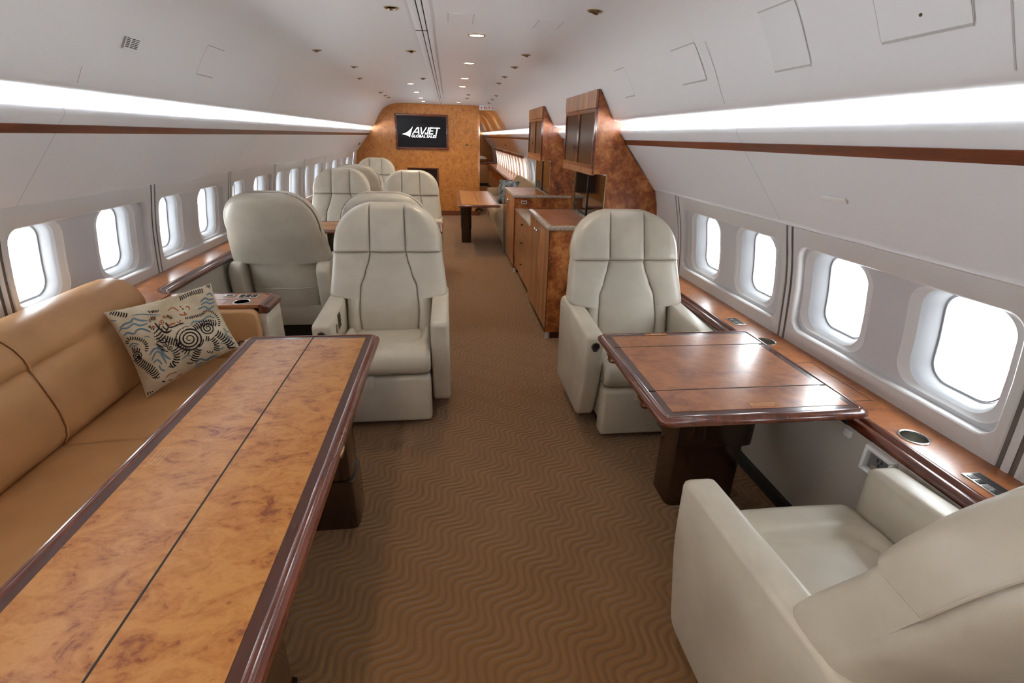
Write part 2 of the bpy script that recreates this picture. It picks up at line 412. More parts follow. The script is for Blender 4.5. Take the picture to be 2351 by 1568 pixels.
def window_panel(sg, y0, y1, portal=True):
    D = SIDE[sg]; W = D['W']; win_no[0] += 1
    def fn(u, v, d): return (wall_at(W, v) + sg * d, u, v)
    g_ = .012
    yc = (y0 + y1) / 2; hy = (y1 - y0) / 2 - g_; zc = (D['zt'] + D['zb']) / 2; hz = (D['zt'] - D['zb']) / 2
    rc = (D['rt'] + D['rb']) / 2; rh = (D['rt'] - D['rb']) / 2; ru = hy - .038
    win = struct(f'window_{win_no[0]}', loops([(rr(yc, zc, hy, hz, .012), .004), (rr(yc, zc, hy - .004, hz - .004, .012), 0), (rr(yc, rc, ru + .008, rh + .008, .062), 0), (rr(yc, rc, ru + .003, rh + .003, .06), .004), (rr(yc, rc, ru, rh, .058), .012), (rr(yc, rc, ru, rh, .058), .034)], fn), 'panel', ang=35)
    if sg > 0: rim = None
    gs_rec, gs_rev, gs_gk, gs_pane, gs_sl = [], [], [], [], []
    wc = rc + .018
    for s in (-1, 1):
        cu = yc + s * D['sp'] + D['sh']
        half_c = yc + D['sh'] + s * (ru + .06) / 2; half_h = (ru + .06) / 2
        hu = D['hu']; A = (cu, wc - .012, hu, .196, .085); B = (cu, wc - .006, hu - .041, .188, .085)
        gs_rec.append(loops([(rr(half_c, rc, half_h, rh + .02, .0005), .034), (rr(*A), .034)], fn))
        gs_rev.append(loops([(rr(*A), .034), (rr(cu, wc - .012, hu - .006, .191, .083), .040), (rr(*B), .046)], fn))
        gs_sl.append(loops([(rr(*B), .046), (rr(cu, wc - .005, hu - .047, .184, .083), .056), (rr(cu, wc - .003, hu - .052, .181, .082), .064), (rr(cu, wc, .136, .177, .078), .100), (rr(cu, wc, .130, .172, .076), .117)], fn))
        gs_gk.append(loops([(rr(cu, wc, .130, .172, .076), .112), (rr(cu, wc, .126, .168, .072), .108), (rr(cu, wc, .124, .166, .07), .116), (rr(cu, wc, .124, .166, .07), .16)], fn))
        gs_pane.append(cap(rr(cu, wc, .1245, .1665, .07), .125, fn))
    obj('recess_panel', join(*gs_rec), 'recess', win, ang=35)
    for r_, k_, p_, l_ in zip(gs_rev, gs_gk, gs_pane, gs_sl):
        rv = obj('reveal', r_, 'reveal', win, ang=35)
        obj('sleeve', l_, 'sleeve', rv, ang=35); obj('gasket', k_, 'gasket', rv, ang=35); obj('pane', p_, 'pane', rv)
    if portal:
        a = bpy.data.lights.new('daylight_portal', 'AREA'); a.shape = 'RECTANGLE'; a.size = .40; a.size_y = 2 * ru; a.cycles.is_portal = True
        o = bpy.data.objects.new('daylight_portal', a); COL.objects.link(o)
        xx = wall_at(W, wc) + sg * .165
        o.location = (xx, yc, wc); o.rotation_euler = (0, -sg * pi / 2 * -1, 0)
        o.rotation_euler = Vector((-sg, 0, 0)).to_track_quat('-Z', 'Y').to_euler()
    return win
def seam_post(sg, y, w=.050):
    W = SIDE[sg]['W']; zs = [SIDE[sg]['zb'] + (SIDE[sg]['zt'] - SIDE[sg]['zb']) * i / 8 for i in range(9)]
    def strip(y0, y1, d): return grid(lambda u, v: (wall_at(W, v) + sg * d, u, v), [y0, y1], zs)
    g1 = strip(y - w, y + w, .0052)
    o = struct(f'trim_{20 + len(posts)}', g1, 'gap'); posts.append(o)
    b = grid(lambda u, v: (wall_at(W, v) - sg * .002 * 0 + sg * (.003 if abs(u - y) > .008 else -.001), u, v), [y - .0125, y - .006, y + .006, y + .0125], zs)
    obj('bead', b, 'bead', o)
posts = []
SL = [2.27 + 1.19 * k for k in range(-4, 8)]
for a, b in zip(SL, SL[1:]): window_panel(-1, a + .016, b - .016)
for s in SL: seam_post(-1, s)
SR = [-1.20, -.06, 1.075, 2.21, 3.475]
for a, b in zip(SR, SR[1:]): window_panel(1, a + .016, b - .016)
for s in SR: seam_post(1, s)
SR2 = [7.30, 8.47, 9.64, 10.81, 11.98, 13.15, 14.32, 15.49, 16.66, 17.83]
for a, b in zip(SR2, SR2[1:]): window_panel(1, a + .016, b - .016)
for s in SR2: seam_post(1, s)
def plain(sg, y0, y1, name):
    W = SIDE[sg]['W']
    struct(name, sweep([(x_, z_) for x_, z_ in W[1:]], 'y', y0, y1), 'panel')
plain(1, YB, -1.23, 'wall_right_1'); plain(1, 3.505, 7.27, 'wall_right_2'); plain(1, 17.86, YE, 'wall_right_3')
plain(-1, YB, SL[0] - .03, 'wall_left_1'); plain(-1, SL[-1] + .03, YE, 'wall_left_2')

# ------------------------------------------------------------------ far bulkhead
half = CEIL + LIP[1:] + [(1.463, 1.568), (1.470, 1.568), (1.715, 1.268)]
out = [(X0 - h + (.0 if h < 1 else .004), z - .002) for h, z in half] + [(-1.845, 1.25), (-1.90, .9), (-1.905, .70), (-1.70, .69), (-1.68, 0.0)]
YK = 11.0
ZC = 2.172
# front face built as strips around the alcove (x -.83..-.235, z .60..0.955)
left = [p for p in out if p[0] <= -.84]
outl = [(-.84, 2.170)] + [p for p in out if p[0] <= -.845 and p[1] > 1.26] + [(-1.845, 1.25), (-1.90, .9), (-1.905, .70), (-1.70, .69), (-1.68, 0.0), (-.84, 0.0)]
bk = [prism(outl, 'y', YK, YK + .10), box(-.84, -.23, YK, YK + .10, .955, 2.170), box(-.84, -.23, YK, YK + .10, 0, .50), box(-.23, .60, YK, YK + .10, 0, 2.170)]
arc = [(.60 + .05 * sin(a), YK + .05 - .05 * cos(a)) for a in [i * pi / 16 for i in range(9)]]
bk.append(prism([(.55, YK + .05), (.60, YK)] + arc[1:] + [(.65, 17.5), (.55, 17.5)], 'z', 0, 2.170))
struct('wall_front', join(*bk), 'burl_gold', ang=30)
struct('wall_front_1', box(-2.1, .60, 17.5, 17.56, 0, 2.2), 'burl_gold', smooth=False)
struct('baseboard_front', join(box(-1.66, .60, YK - .012, YK, 0, .10), prism([(.60, YK)] + [(x_ + .006 if i else x_, y_ - .004) for i, (x_, y_) in enumerate(arc)] + [(.662, 17.0), (.652, 17.0), (.652, YK + .05)], 'z', 0, .10)), 'strip_wood')
for xs in (-1.151, .114): obj('panel_joint', box(xs - .002, xs + .002, YK - .0012, YK, .1, 2.1), 'burl_red', bpy.data.objects['wall_front'])
t = thing('wall_alcove', 'mahogany framed recess low in the burl bulkhead behind the aisle chair', 'alcove', (-.535, YK, .73))
obj('lining', join(box(-.84, -.23, YK + .30, YK + .31, .5, .955), box(-.85, -.84, YK, YK + .31, .5, .955), box(-.23, -.22, YK, YK + .31, .5, .955), box(-.84, -.23, YK, YK + .31, .49, .5), box(-.84, -.23, YK, YK + .31, .955, .965)), 'mahogany_dark', t, False)
obj('frame', join(box(-.86, -.21, YK - .012, YK, .940, .968, .004), box(-.25, -.215, YK - .012, YK, .5, .94, .004), box(-.86, -.825, YK - .012, YK, .5, .94, .004)), 'mahogany', t)
obj('latch', box(-.262, -.252, YK + .05, YK + .08, .745, .765, .003), 'chrome', t)
# television
t = thing('television', 'wall mounted television with white logo screen in wood frame on burl bulkhead', 'television', (-.527, YK, 1.65))
fx0, fx1, fz0, fz1, fw = -1.057, .003, 1.322, 1.982, .042
def frame_geo(x0, x1, z0, z1, w, y0, y1):
    return join(*[prism(p, 'y', y0, y1, .006) for p in ([(x0, z0), (x1, z0), (x1 - w, z0 + w), (x0 + w, z0 + w)], [(x0, z1), (x1, z1), (x1 - w, z1 - w), (x0 + w, z1 - w)], [(x0, z0), (x0 + w, z0 + w), (x0 + w, z1 - w), (x0, z1)], [(x1, z0), (x1 - w, z0 + w), (x1 - w, z1 - w), (x1, z1)])])
obj('frame', frame_geo(fx0, fx1, fz0, fz1, fw, YK - .035, YK - .001), 'mahogany_cross', t)
scr = obj('screen', box(fx0 + fw - .002, fx1 - fw + .002, YK - .012, YK - .004, fz0 + fw - .002, fz1 - fw + .002), 'screen', t, False)
def bar(p, q, w, horiz=False):
    d = (Vector(q) - Vector(p)).normalized(); nn = Vector((0, 1)) if horiz else Vector((1, 0))
    P_ = [Vector(p) - nn * w / 2, Vector(p) + nn * w / 2, Vector(q) + nn * w / 2, Vector(q) - nn * w / 2]
    return [(v.x, v.y) for v in P_]
hc, sw, sb = .129, .021, .018
def glyph(polys, x_): return join(*[prism([(x_ + a + .26 * b, 1.610 + b) for a, b in P_], 'y', YK - .0145, YK - .012) for P_ in polys])
top = hc - sb / 2; lo_ = sb / 2
GL = [(.128, [bar((.0, 0), (.072, hc), sw), bar((.122, 0), (.086, hc), sw), bar((.03, .036), (.112, .036), sb, True)]),
      (.108, [bar((.012, hc), (.050, 0), sw), bar((.118, hc), (.062, 0), sw)]),
      (.082, [bar((.058, hc), (.058, .012), sw), bar((.014, lo_), (.062, lo_), sb, True), bar((.018, .004), (.014, .034), .019)]),
      (.098, [bar((.0135, 0), (.0135, hc), sw), bar((.0, lo_), (.088, lo_), sb, True), bar((.0, hc / 2), (.078, hc / 2), sb * .9, True), bar((.0, top), (.088, top), sb, True)]),
      (.10, [bar((.052, 0), (.052, hc), sw), bar((.0, top), (.105, top), sb, True)])]
cx_ = -.714
lw_ = obj('lettering', join(*[glyph(P_, cx_ + sum(g_[0] for g_ in GL[:k])) for k, (w_, P_) in enumerate(GL)]), 'logo', scr, False)
for w_, x_ in (('GLOBAL', -.748), ('SALES', -.440)):
    obj('lettering', place(text_geo(w_, .068, .001, .28, .0012, spacing=1.12), (x_, YK - .0135, 1.550), (1.02, 0, 0), (0, 0, 1)), 'logo', scr, False)
# wing mark beside the letters: slashed sail
wing = []
tip, base = (-.925, 1.604), (-.752, 1.545)
def sail(t): # outer curve from the left tip up to the top point
    a = (-.925, 1.604); b = (-.80, 1.632); c = (-.705, 1.752)
    return ((1 - t) ** 2 * a[0] + 2 * t * (1 - t) * b[0] + t * t * c[0], (1 - t) ** 2 * a[1] + 2 * t * (1 - t) * b[1] + t * t * c[1])
def inner(t): return (-.775 + (-.705 + .775) * t, 1.548 + (1.752 - 1.548) * t)
cuts = [0, .16, .20, .36, .40, .55, .59, .73, .77, 1.0]
wing.append(prism([(-.925, 1.604), sail(.22), inner(.26), (-.775, 1.545), (-.80, 1.575)], 'y', YK - .0145, YK - .012))
for a, b in ((.27, .44), (.48, .62), (.66, .78), (.81, .99)):
    wing.append(prism([sail(a), sail(b), inner(b), inner(a)], 'y', YK - .0145, YK - .012))
obj('emblem', join(*wing), 'logo', scr, False)
obj('sensor', box(-1.03, -.995, YK - .03, YK - .012, 1.306, 1.324, .004), 'black', t)
t = tag(obj('switch_plate', box(.352, .410, YK - .008, YK, 1.412, 1.442, .003), 'bronze', at=(.38, YK, 1.427)), 'small dark switch plate on burl bulkhead right of the television', 'switch')
# exit sign
t = thing('exit_sign', 'white hanging sign with red EXIT lettering and arrows above the corridor opening', 'sign', (.765, 10.62, 2.115))
obj('plate', box(.612, .915, 10.60, 10.62, 2.075, 2.152, .003), 'plastic', t)
obj('hanger', box(.62, .905, 10.603, 10.617, 2.150, 2.165), 'white_matte', t)
obj('lettering', place(text_geo('EXIT', .062, .001, 0, .001, 'CENTER'), (.765, 10.598, 2.092), (1, 0, 0), (0, 0, 1)), 'red_text', t, False)
for s in (-1, 1):
    c_ = .765 + s * .105
    obj('arrow', prism([(c_ + s * .026, 2.094), (c_ - s * .012, 2.108), (c_ - s * .004, 2.114), (c_ - s * .020, 2.130), (c_ + s * .004, 2.124), (c_ + s * .012, 2.118)], 'y', 10.5975, 10.60), 'red_text', t, False)

# ------------------------------------------------------------------ ceiling rail, spots, hatches
zr = 2.172
struct('trim_7', join(*[box(a, b, YB, YK, zr - .007, zr, .002) for a, b in ((-.176, -.140), (-.134, -.112), (-.106, -.078))]), 'white')
obj('groove', box(-.141, -.105, YB, YK, zr - .0025, zr), 'black_matte', bpy.data.objects['trim_7'], False)
obj('groove_joint', box(-.176, -.105, 3.40, 3.412, zr - .0085, zr - .004), 'black_matte', bpy.data.objects['trim_7'], False)
def ceil_pt(x, y, d=0):
    h = abs(x - X0); s = 1 if x > X0 else -1; n = ceil_n(h); n = Vector((n.x * s, 0, n.z)); p = Vector((x, y, ceil_z(h)))
    return p + n * d, n
def along_ceiling(g, x, y):
    p, n = ceil_pt(x, y); q = (-n).to_track_quat('Z', 'Y').to_matrix()
    if abs(n.x) < 1e-4: q = Matrix.Identity(3)
    return [tuple(p + q @ Vector(v)) for v in g[0]], g[1]
def spot(x, y, lit, label, group):
    t = thing('recessed_downlight' if lit else 'gimbal_spotlight', label, 'ceiling light', tuple(ceil_pt(x, y)[0]), 0, group)
    if lit:
        obj('trim_ring', along_ceiling(lathe([(.052, 0.0), (.052, -.003), (.046, -.005), (.042, -.001), (.040, .0)], 28, caps=False), x, y), 'brass', t)
        obj('lens', along_ceiling(lathe([(.0001, -.0016), (.0425, -.0016)], 28, caps=False), x, y), 'lamp_glow', t)
        li = bpy.data.lights.new('downlight_or_fill_beam', 'SPOT'); li.energy = LAMP_W; li.spot_size = 2.3; li.spot_blend = .8; li.color = (1, .83, .60); li.shadow_soft_size = .045
        o = bpy.data.objects.new('downlight_or_fill_beam', li); COL.objects.link(o); o.location = (x, y, 2.150); o.parent = None
    else:
        obj('trim_ring', along_ceiling(lathe([(.038, 0.0), (.038, -.002), (.034, -.004), (.029, -.002), (.028, .0)], 24, caps=False), x, y), 'brass', t)
        obj('socket', along_ceiling(lathe([(.0001, -.0008), (.0295, -.0008)], 24, caps=False), x, y), 'lens_dark', t)
        c_ = lathe([(.0001, -.005), (.014, -.005), (.019, -.003), (.020, 0.004)], 18)
        obj('lamp_head', along_ceiling(move(rot(c_, 'X', .32), (0, .002, -.006)), x, y), 'bronze', t)
LAMP_W = 11.0
ORD = ['first', 'second', 'third', 'fourth', 'fifth', 'sixth', 'seventh', 'eighth', 'ninth']
rows = {'above the aisle left of the ceiling rail': [(-.263, 2.908), (-.261, 4.263), (-.26, 6.165)],
        'along the window-side row over the sofa': [(-.965, 4.40), (-.855, 5.358), (-.965, 6.368), (-.98, 8.336), (-.978, 8.923), (-.976, 9.388)],
        'along the row over the galley side': [(.60, 2.715), (.591, 4.18), (.592, 4.891), (.583, 5.663), (.59, 6.334)],
        'in the outer far row near the exit sign': [(.721, 8.141), (.728, 8.956), (.744, 9.908)],
        'in short far row right of rail': [(.313, 8.227), (.321, 8.958)], }
rows['along the row over the galley side'][0] = (.711, 2.715)
for where, L in rows.items():
    for i, (x_, y_) in enumerate(L): spot(x_, y_, False, f'brass swivel spotlight, {ORD[i]} from camera {where}', 'brass spotlights in the ceiling')
rows2 = {'right of the ceiling rail': [(.187, 3.51), (.19, 4.77), (.19, 5.981), (.192, 6.965), (.205, 10.131)], 'left of the ceiling rail': [(-.44, 6.839), (-.444, 8.122), (-.445, 9.335), (-.443, 10.199)]}
for where, L in rows2.items():
    for i, (x_, y_) in enumerate(L): spot(x_, y_, True, f'lit white downlight in a thin ring, {ORD[i]} from the camera {where}', 'lit downlights in the ceiling')
for i, (x_, y_) in enumerate([(-.44, .9), (.19, -.9), (-.44, -.9), (-.44, -2.0), (.19, -2.0), (-.9, -1.6), (.82, 12.6), (.82, 14.8), (.82, 17.0)]):  # unseen fill spots without fixtures, added to brighten the near cabin and corridor
    li = bpy.data.lights.new('downlight_or_fill_beam', 'SPOT'); li.energy = LAMP_W; li.spot_size = 2.3; li.spot_blend = .8; li.color = (1, .83, .60); li.shadow_soft_size = .045
    o = bpy.data.objects.new('downlight_or_fill_beam', li); COL.objects.link(o); o.location = (x_, y_, 2.150 if x_ < .8 else 2.13)
# thin outline panels on the curved ceiling: (h range, y range)
def ceil_patch(sg, h0, h1, y0, y1, d, r=.0):
    hs = [h0 + (h1 - h0) * i / 8 for i in range(9)]
    def fn(y, h):
        p, n = ceil_pt(X0 + sg * h, y, d); return p
    return grid(fn, [y0, y1], hs)
def hatch(name, label, cat, sg, h0, h1, y0, y1, line, face='white', d=.003):
    t = thing(name, label, cat, tuple(ceil_pt(X0 + sg * (h0 + h1) / 2, (y0 + y1) / 2)[0]))
    obj('cover', ceil_patch(sg, h0, h1, y0, y1, d), face, t)
    w = .0035
    for e in line:
        a = {'near': (h0, h1, y0 - w, y0), 'far': (h0, h1, y1, y1 + w), 'top': (h0 - w, h0, y0, y1), 'bottom': (h1, h1 + w, y0, y1)}[e]
        obj('edge_gap', ceil_patch(sg, *a, d * .7), 'seam', t)
    return t
hatch('access_hatch', 'square access hatch outlined on the curved ceiling above the facing chair', 'hatch', 1, 1.195, 1.277, 2.35, 2.59, ('near', 'top', 'bottom'))
hatch('ceiling_vent_cover', 'small pale rectangle cover on the curved ceiling beside the near galley cabinet', 'cover', 1, 1.19, 1.278, 3.27, 3.45, ('near', 'top', 'bottom'), 'white', .0015)
hatch('speaker_cover', 'tall textured grille cover on curved ceiling between two access hatches', 'cover', 1, 1.185, 1.288, 1.67, 1.86, ('near', 'top', 'bottom'), 'white_matte', .002)
t = hatch('oxygen_mask_door', 'large rounded ceiling door with a small button at the upper right corner of the cabin', 'door', 1, 1.225, 1.279, 1.135, 1.385, ('near', 'far', 'bottom'))
obj('button', along_ceiling(lathe([(.0001, -.005), (.004, -.005), (.004, 0)], 10), X0 + 1.258, 1.258), 'bronze', t)
hatch('ceiling_vent_cover', 'faint square cover on the curved ceiling above the left windows', 'cover', -1, 1.172, 1.263, 3.31, 3.52, ('near', 'top', 'bottom'), 'white', .0015)
hatch('access_hatch', 'small faint hatch on curved ceiling high above the middle left table', 'hatch', -1, 1.178, 1.262, 5.08, 5.30, ('near', 'far'), 'white', .0015)
for (x_, x2, y_, y2, w_) in ((.013, .145, 2.95, 3.17, 'right of the rail'), (.487, .62, 2.99, 3.205, 'beside the right brass spotlight'), ):
    t = thing('access_hatch', f'faint rectangular hatch in the flat ceiling {w_}', 'hatch', ((x_ + x2) / 2, (y_ + y2) / 2, zr))
    obj('cover', box(x_, x2, y_, y2, zr - .002, zr), 'white', t, False)
    for xx in (x_, x2): obj('edge_gap', box(xx - .0018, xx + .0018, y_, y2, zr - .0026, zr), 'seam', t, False)
# cross seams in the lining
def seam_ring(y, sides=(1, -1), hs=(0.9, 1.335), w=.0022):
    for sg in sides:
        g = ceil_patch(sg, hs[0], hs[1], y - w, y + w, .0012)
        struct(f'trim_{60 + len(seams)}', g, 'seam'); seams.append(1)
        f = lambda P: [(X0 + sg * (h - .0012), z + .0006) for h, z in P]
        struct(f'trim_{60 + len(seams)}', join(sweep(f(LIP[3:]), 'y', y - w * .7, y + w * .7), sweep(f(LOW[:3]), 'y', y - w * .7, y + w * .7)), 'seam'); seams.append(1)
seams = []
seam_ring(2.26, (1,), (1.2, 1.335)); seam_ring(1.055, (1,), (1.2, 1.335)); seam_ring(2.4, (-1,), (1.3, 1.335)); seam_ring(4.65, (-1,), (1.2, 1.335))
# vent grille on left ceiling
t = thing('air_vent', 'small slotted white air grille on the curved ceiling above the left windows', 'vent', tuple(ceil_pt(-1.365, 2.65)[0]))
obj('frame', ceil_patch(-1, 1.218, 1.246, 2.600, 2.700, .010), 'plastic', t)
obj('frame', join(ceil_patch(-1, 1.2175, 1.2185, 2.600, 2.700, .006), ceil_patch(-1, 1.246, 1.2465, 2.6, 2.7, .006)), 'plastic', t)
for i in range(6):
    h_ = 1.2205 + i * .0040
    for a in (2.606, 2.640, 2.669):
        obj('slot', ceil_patch(-1, h_, h_ + .0021, a, a + .026, .0108), 'black', t, False)
t = tag(obj('reading_sign', prism(round_poly([(-.065, -.012), (.065, -.012), (.065, .012), (-.065, .012)], .006), 'z', 0, .004, .001), 'plastic', at=(0, 0, 0)), 'small blank white passenger sign on the sloped panel above right windows', 'sign')
n_ = Vector((-.774, 0, -.633)); t.rotation_euler = Matrix((Vector((0, -1, 0)), n_.cross(Vector((0, -1, 0))), n_)).transposed().to_euler()
t.location = (X0 + 1.592, 1.79, 1.412)
for yy, sg, lab in ((13.6, 1, 'tiny white nozzle on the sloped panel beyond the galley'), (10.6, -1, 'tiny white nozzle on the sloped panel beside the bulkhead')):
    t = tag(obj('air_nozzle', lathe([(.0001, .018), (.018, .018), (.03, .004), (.034, 0)], 18), 'grey_plastic', at=(0, 0, 0)), lab, 'nozzle')
    n_ = Vector((-sg * .774, 0, -.633)); t.rotation_euler = n_.to_track_quat('Z', 'Y').to_euler(); t.location = (X0 + sg * 1.595, yy, 1.412)

# ================================================================== SIDE LEDGES
def nosing(x, z, sg, h=.048, w=.062):
    """moulded edge, outer face towards the aisle; x = burl edge, z = top"""
    P = [(0, -.001), (.010, .0025), (.020, .001), (.026, -.006), (.030, -.010), (.040, -.008), (.052, -.012), (.060, -.020), (.062, -.030), (.056, -.040), (.045, -.046), (0, -.048)]
    return [(x - sg * a * w / .062, z + b * h / .048) for a, b in P]
t = thing('side_ledge', 'burl wood side ledge with mahogany moulding under the right windows', 'ledge', (1.6, 1.2, .67))
RL = 3.84
CUPY = (1.274, 2.139)
def flat(u, v, d): return (u, v, .671 + d)
tiles = [box(1.515, 1.712, a, b, .655, .671) for a, b in ((YB, CUPY[0] - .06), (CUPY[0] + .06, CUPY[1] - .06), (CUPY[1] + .06, RL))]
for cy_ in CUPY:
    A_ = rr(1.6135, cy_, .0985, .06, .0004)
    Bc = []
    for (u, v) in A_:
        a_ = math.atan2(v - cy_, u - 1.583); Bc.append((1.583 + .041 * cos(a_), cy_ + .041 * sin(a_)))
    tiles.append(loops([(A_, 0), (Bc, 0)], flat))
obj('burl_top', join(*tiles), 'burl_dark', t, False)
obj('nosing', sweep(nosing(1.522, .672, 1), 'y', YB, RL, True), 'mahogany', t, ang=50)
for y_ in (1.53, 1.885, ):
    obj('inlay_line', box(1.525, 1.65, y_ - .0015, y_ + .0015, .671, .6716), 'mahogany_dark', t, False)
obj('inlay_line', box(1.642, 1.645, 1.53, 1.885, .671, .6716), 'mahogany_dark', t, False)
obj('placard', box(1.457, 1.4605, 1.42, 1.56, .636, .648), 'black', t, False)
LLZ = .712
tL = thing('side_ledge', 'burl wood side ledge with curved mahogany moulding under the left windows', 'ledge', (-1.83, 6, LLZ))
LL = 10.95
obj('burl_top', join(box(-1.92, -1.745, 3.10, LL, LLZ - .016, LLZ), box(-1.92, -1.62, 2.73, 2.94, LLZ - .016, LLZ), box(-1.92, -1.745, 2.94, 3.10, LLZ - .016, LLZ), prism([(-1.745, 2.94), (-1.60, 2.94)] + [(-1.585 - .16 * cos(a), 3.10 - .16 * sin(a)) for a in [i * pi / 16 for i in range(8, -1, -1)]], 'z', LLZ - .016, LLZ)), 'burl_dark', tL, False)
# nosing path: from far along -y, then round the corner into +x along the end unit
NP = nosing(0, 0, 1)
def nos_path(path, z, prof):
    """prof: (offset from the edge along the outward normal, dz)"""
    V, Fc = [], []; n = len(prof)
    for i, p in enumerate(path):
        a = Vector(path[max(i - 1, 0)]); b = Vector(path[min(i + 1, len(path) - 1)]); d = (b - a).normalized(); nn = Vector((-d.y, d.x))
        for o, dz in prof: V.append((p[0] + nn.x * o, p[1] + nn.y * o, z + dz))
    for i in range(len(path) - 1):
        for k in range(n): Fc.append((i * n + k, i * n + (k + 1) % n, (i + 1) * n + (k + 1) % n, (i + 1) * n + k))
    Fc += [tuple(range(n))[::-1], tuple(range((len(path) - 1) * n, len(path) * n))]
    return V, Fc
prof_n = [(-x_, z_) for x_, z_ in NP]
EX, EY = -1.005, 3.0     # end unit outer corner
path = [(-1.745, LL), (-1.745, 6), (-1.745, 3.26)] + [(-1.745 + .16 - .16 * cos(a), 3.10 - (.16) * sin(a) + .0) for a in [i * pi / 16 for i in range(1, 9)]]
path = [(p[0], p[1]) for p in path]
path += [(-1.3, 2.94), (-1.105, 2.94)] + [(-1.105 + .045 * sin(a), 2.895 + .045 * cos(a)) for a in [i * pi / 12 for i in range(1, 7)]] + [(-1.06, 2.72)]
obj('nosing', nos_path(path, LLZ, prof_n), 'mahogany', tL, ang=50)
# end unit beside sofa (cream box under burl top)
t = thing('end_cabinet', 'low end cabinet with burl control top at the far end of the tan sofa', 'cabinet', (-1.35, 2.85, 0))
obj('top', prism([(-1.62, 2.725), (-1.06, 2.725), (-1.06, 2.90), (-1.10, 2.94), (-1.60, 2.94)], 'z', LLZ - .018, LLZ + .0008), 'burl_dark', t, False)
obj('side_panel', prism([(2.725, .02), (2.985, .02), (2.965, LLZ - .05), (2.725, LLZ - .05)], 'x', -1.095, -1.025, .012), 'cream', t)
obj('body', box(-1.70, -1.095, 2.74, 2.95, .02, LLZ - .02), 'wall_vinyl', t, False)
cp = obj('control_panel', box(-1.22, -1.11, 2.855, 2.915, LLZ, LLZ + .004, .001), 'nickel', t)
for i in range(2):
    for j in range(3): obj('key', box(-1.213 + j * .034, -1.187 + j * .034, 2.861 + i * .027, 2.882 + i * .027, LLZ + .003, LLZ + .006, .001), 'black', cp)
cp = obj('socket', box(-1.30, -1.245, 2.88, 2.92, LLZ, LLZ + .004, .001), 'nickel', t); obj('jack', box(-1.29, -1.255, 2.89, 2.91, LLZ + .003, LLZ + .005), 'black', cp)
cp = obj('socket', box(-1.46, -1.41, 2.87, 2.91, LLZ, LLZ + .004, .001), 'nickel', t); obj('jack', box(-1.45, -1.42, 2.88, 2.90, LLZ + .003, LLZ + .005), 'black', cp)
obj('flap_line', join(box(-1.45, -1.25, 2.83, 2.832, LLZ, LLZ + .0014), box(-1.252, -1.25, 2.74, 2.83, LLZ, LLZ + .0014)), 'black', t, False)
def cup(parent, x, y, z, r=.040):
    c = obj('cup_holder', lathe([(r + .006, .0), (r + .006, .003), (r + .002, .0045), (r - .001, .003), (r - .003, -.001), (r - .004, -.003)], 32, (x, y, z)), 'chrome', parent)
    obj('well', lathe([(r - .003, .0022), (.0001, .0022)], 32, (x, y, z)), 'bronze', c); return c
cup(t, -1.165, 2.785, LLZ)
# ------- cup holders on the right ledge are real wells
tR = bpy.data.objects['side_ledge']
for y_ in (2.139, 1.274):
    c = obj('cup_holder', lathe([(.048, 0), (.048, .003), (.044, .0045), (.0405, .003), (.0400, -.005)], 32, (1.583, y_, .671), caps=False), 'chrome', tR)
    obj('well', lathe([(.0402, .002), (.0395, -.06), (.037, -.072), (.0001, -.073)], 32, (1.583, y_, .671), caps=False), 'nickel', c)
for y_, n_ in ((2.435, 5), (1.02, 4)):
    cp = obj('control_panel', box(1.553, 1.617, y_ - .055, y_ + .055, .671, .6745, .001), 'nickel', tR)
    obj('display', box(1.586, 1.612, y_ - .048, y_ + .048, .674, .6755), 'black', cp, False)
    for j in range(n_): obj('key', box(1.558, 1.580, y_ - .048 + j * .096 / n_, y_ - .048 + (j + .75) * .096 / n_, .674, .677, .001), 'grey_plastic' if j % 2 else 'black', cp)
# outlet and button on lower wall (sloping wall: x from 1.468 at z .655 to 1.485 at .40)
def wall_xr(z): return 1.468 + (.655 - z) / .255 * .017 if z > .4 else 1.485 + (.4 - z) / .35 * .06
zo, yo = .575, 1.255
t = thing('power_outlet', 'white framed power outlet with clear cover on lower wall below the ledge', 'outlet', (wall_xr(zo), yo, zo))
x_ = wall_xr(zo)
obj('bezel', frame_geo(yo - .060, yo + .060, zo - .050, zo + .050, .016, 0, .026), 'plastic', t)
o = t.children[0]
for v in o.data.vertices:
    p = v.co + Vector(OFF[t.name]); v.co = Vector((x_ - p.y, p.x, p.z)) - Vector(OFF[t.name])
obj('face', box(x_ - .004, x_ + .002, yo - .046, yo + .046, zo - .036, zo + .036), 'grey_plastic', t, False)
for q in ((-.004, .010), (.012, .010), (.004, -.006)): obj('slot', box(x_ - .006, x_ - .003, yo + q[0] - .0025, yo + q[0] + .0025, zo + q[1] - .006, zo + q[1] + .006), 'black', t, False)
for k in range(3): obj('rating_line', box(x_ - .0055, x_ - .0035, yo - .035, yo + .03, zo - .030 + k * .005, zo - .0285 + k * .005), 'placard_text', t, False)
t = tag(obj('call_button', box(wall_xr(.60) - .012, wall_xr(.60) + .004, 1.395, 1.432, .588, .622, .008), 'plastic', at=(1.47, 1.41, .605)), 'small white square button on the lower wall near the outlet', 'button')

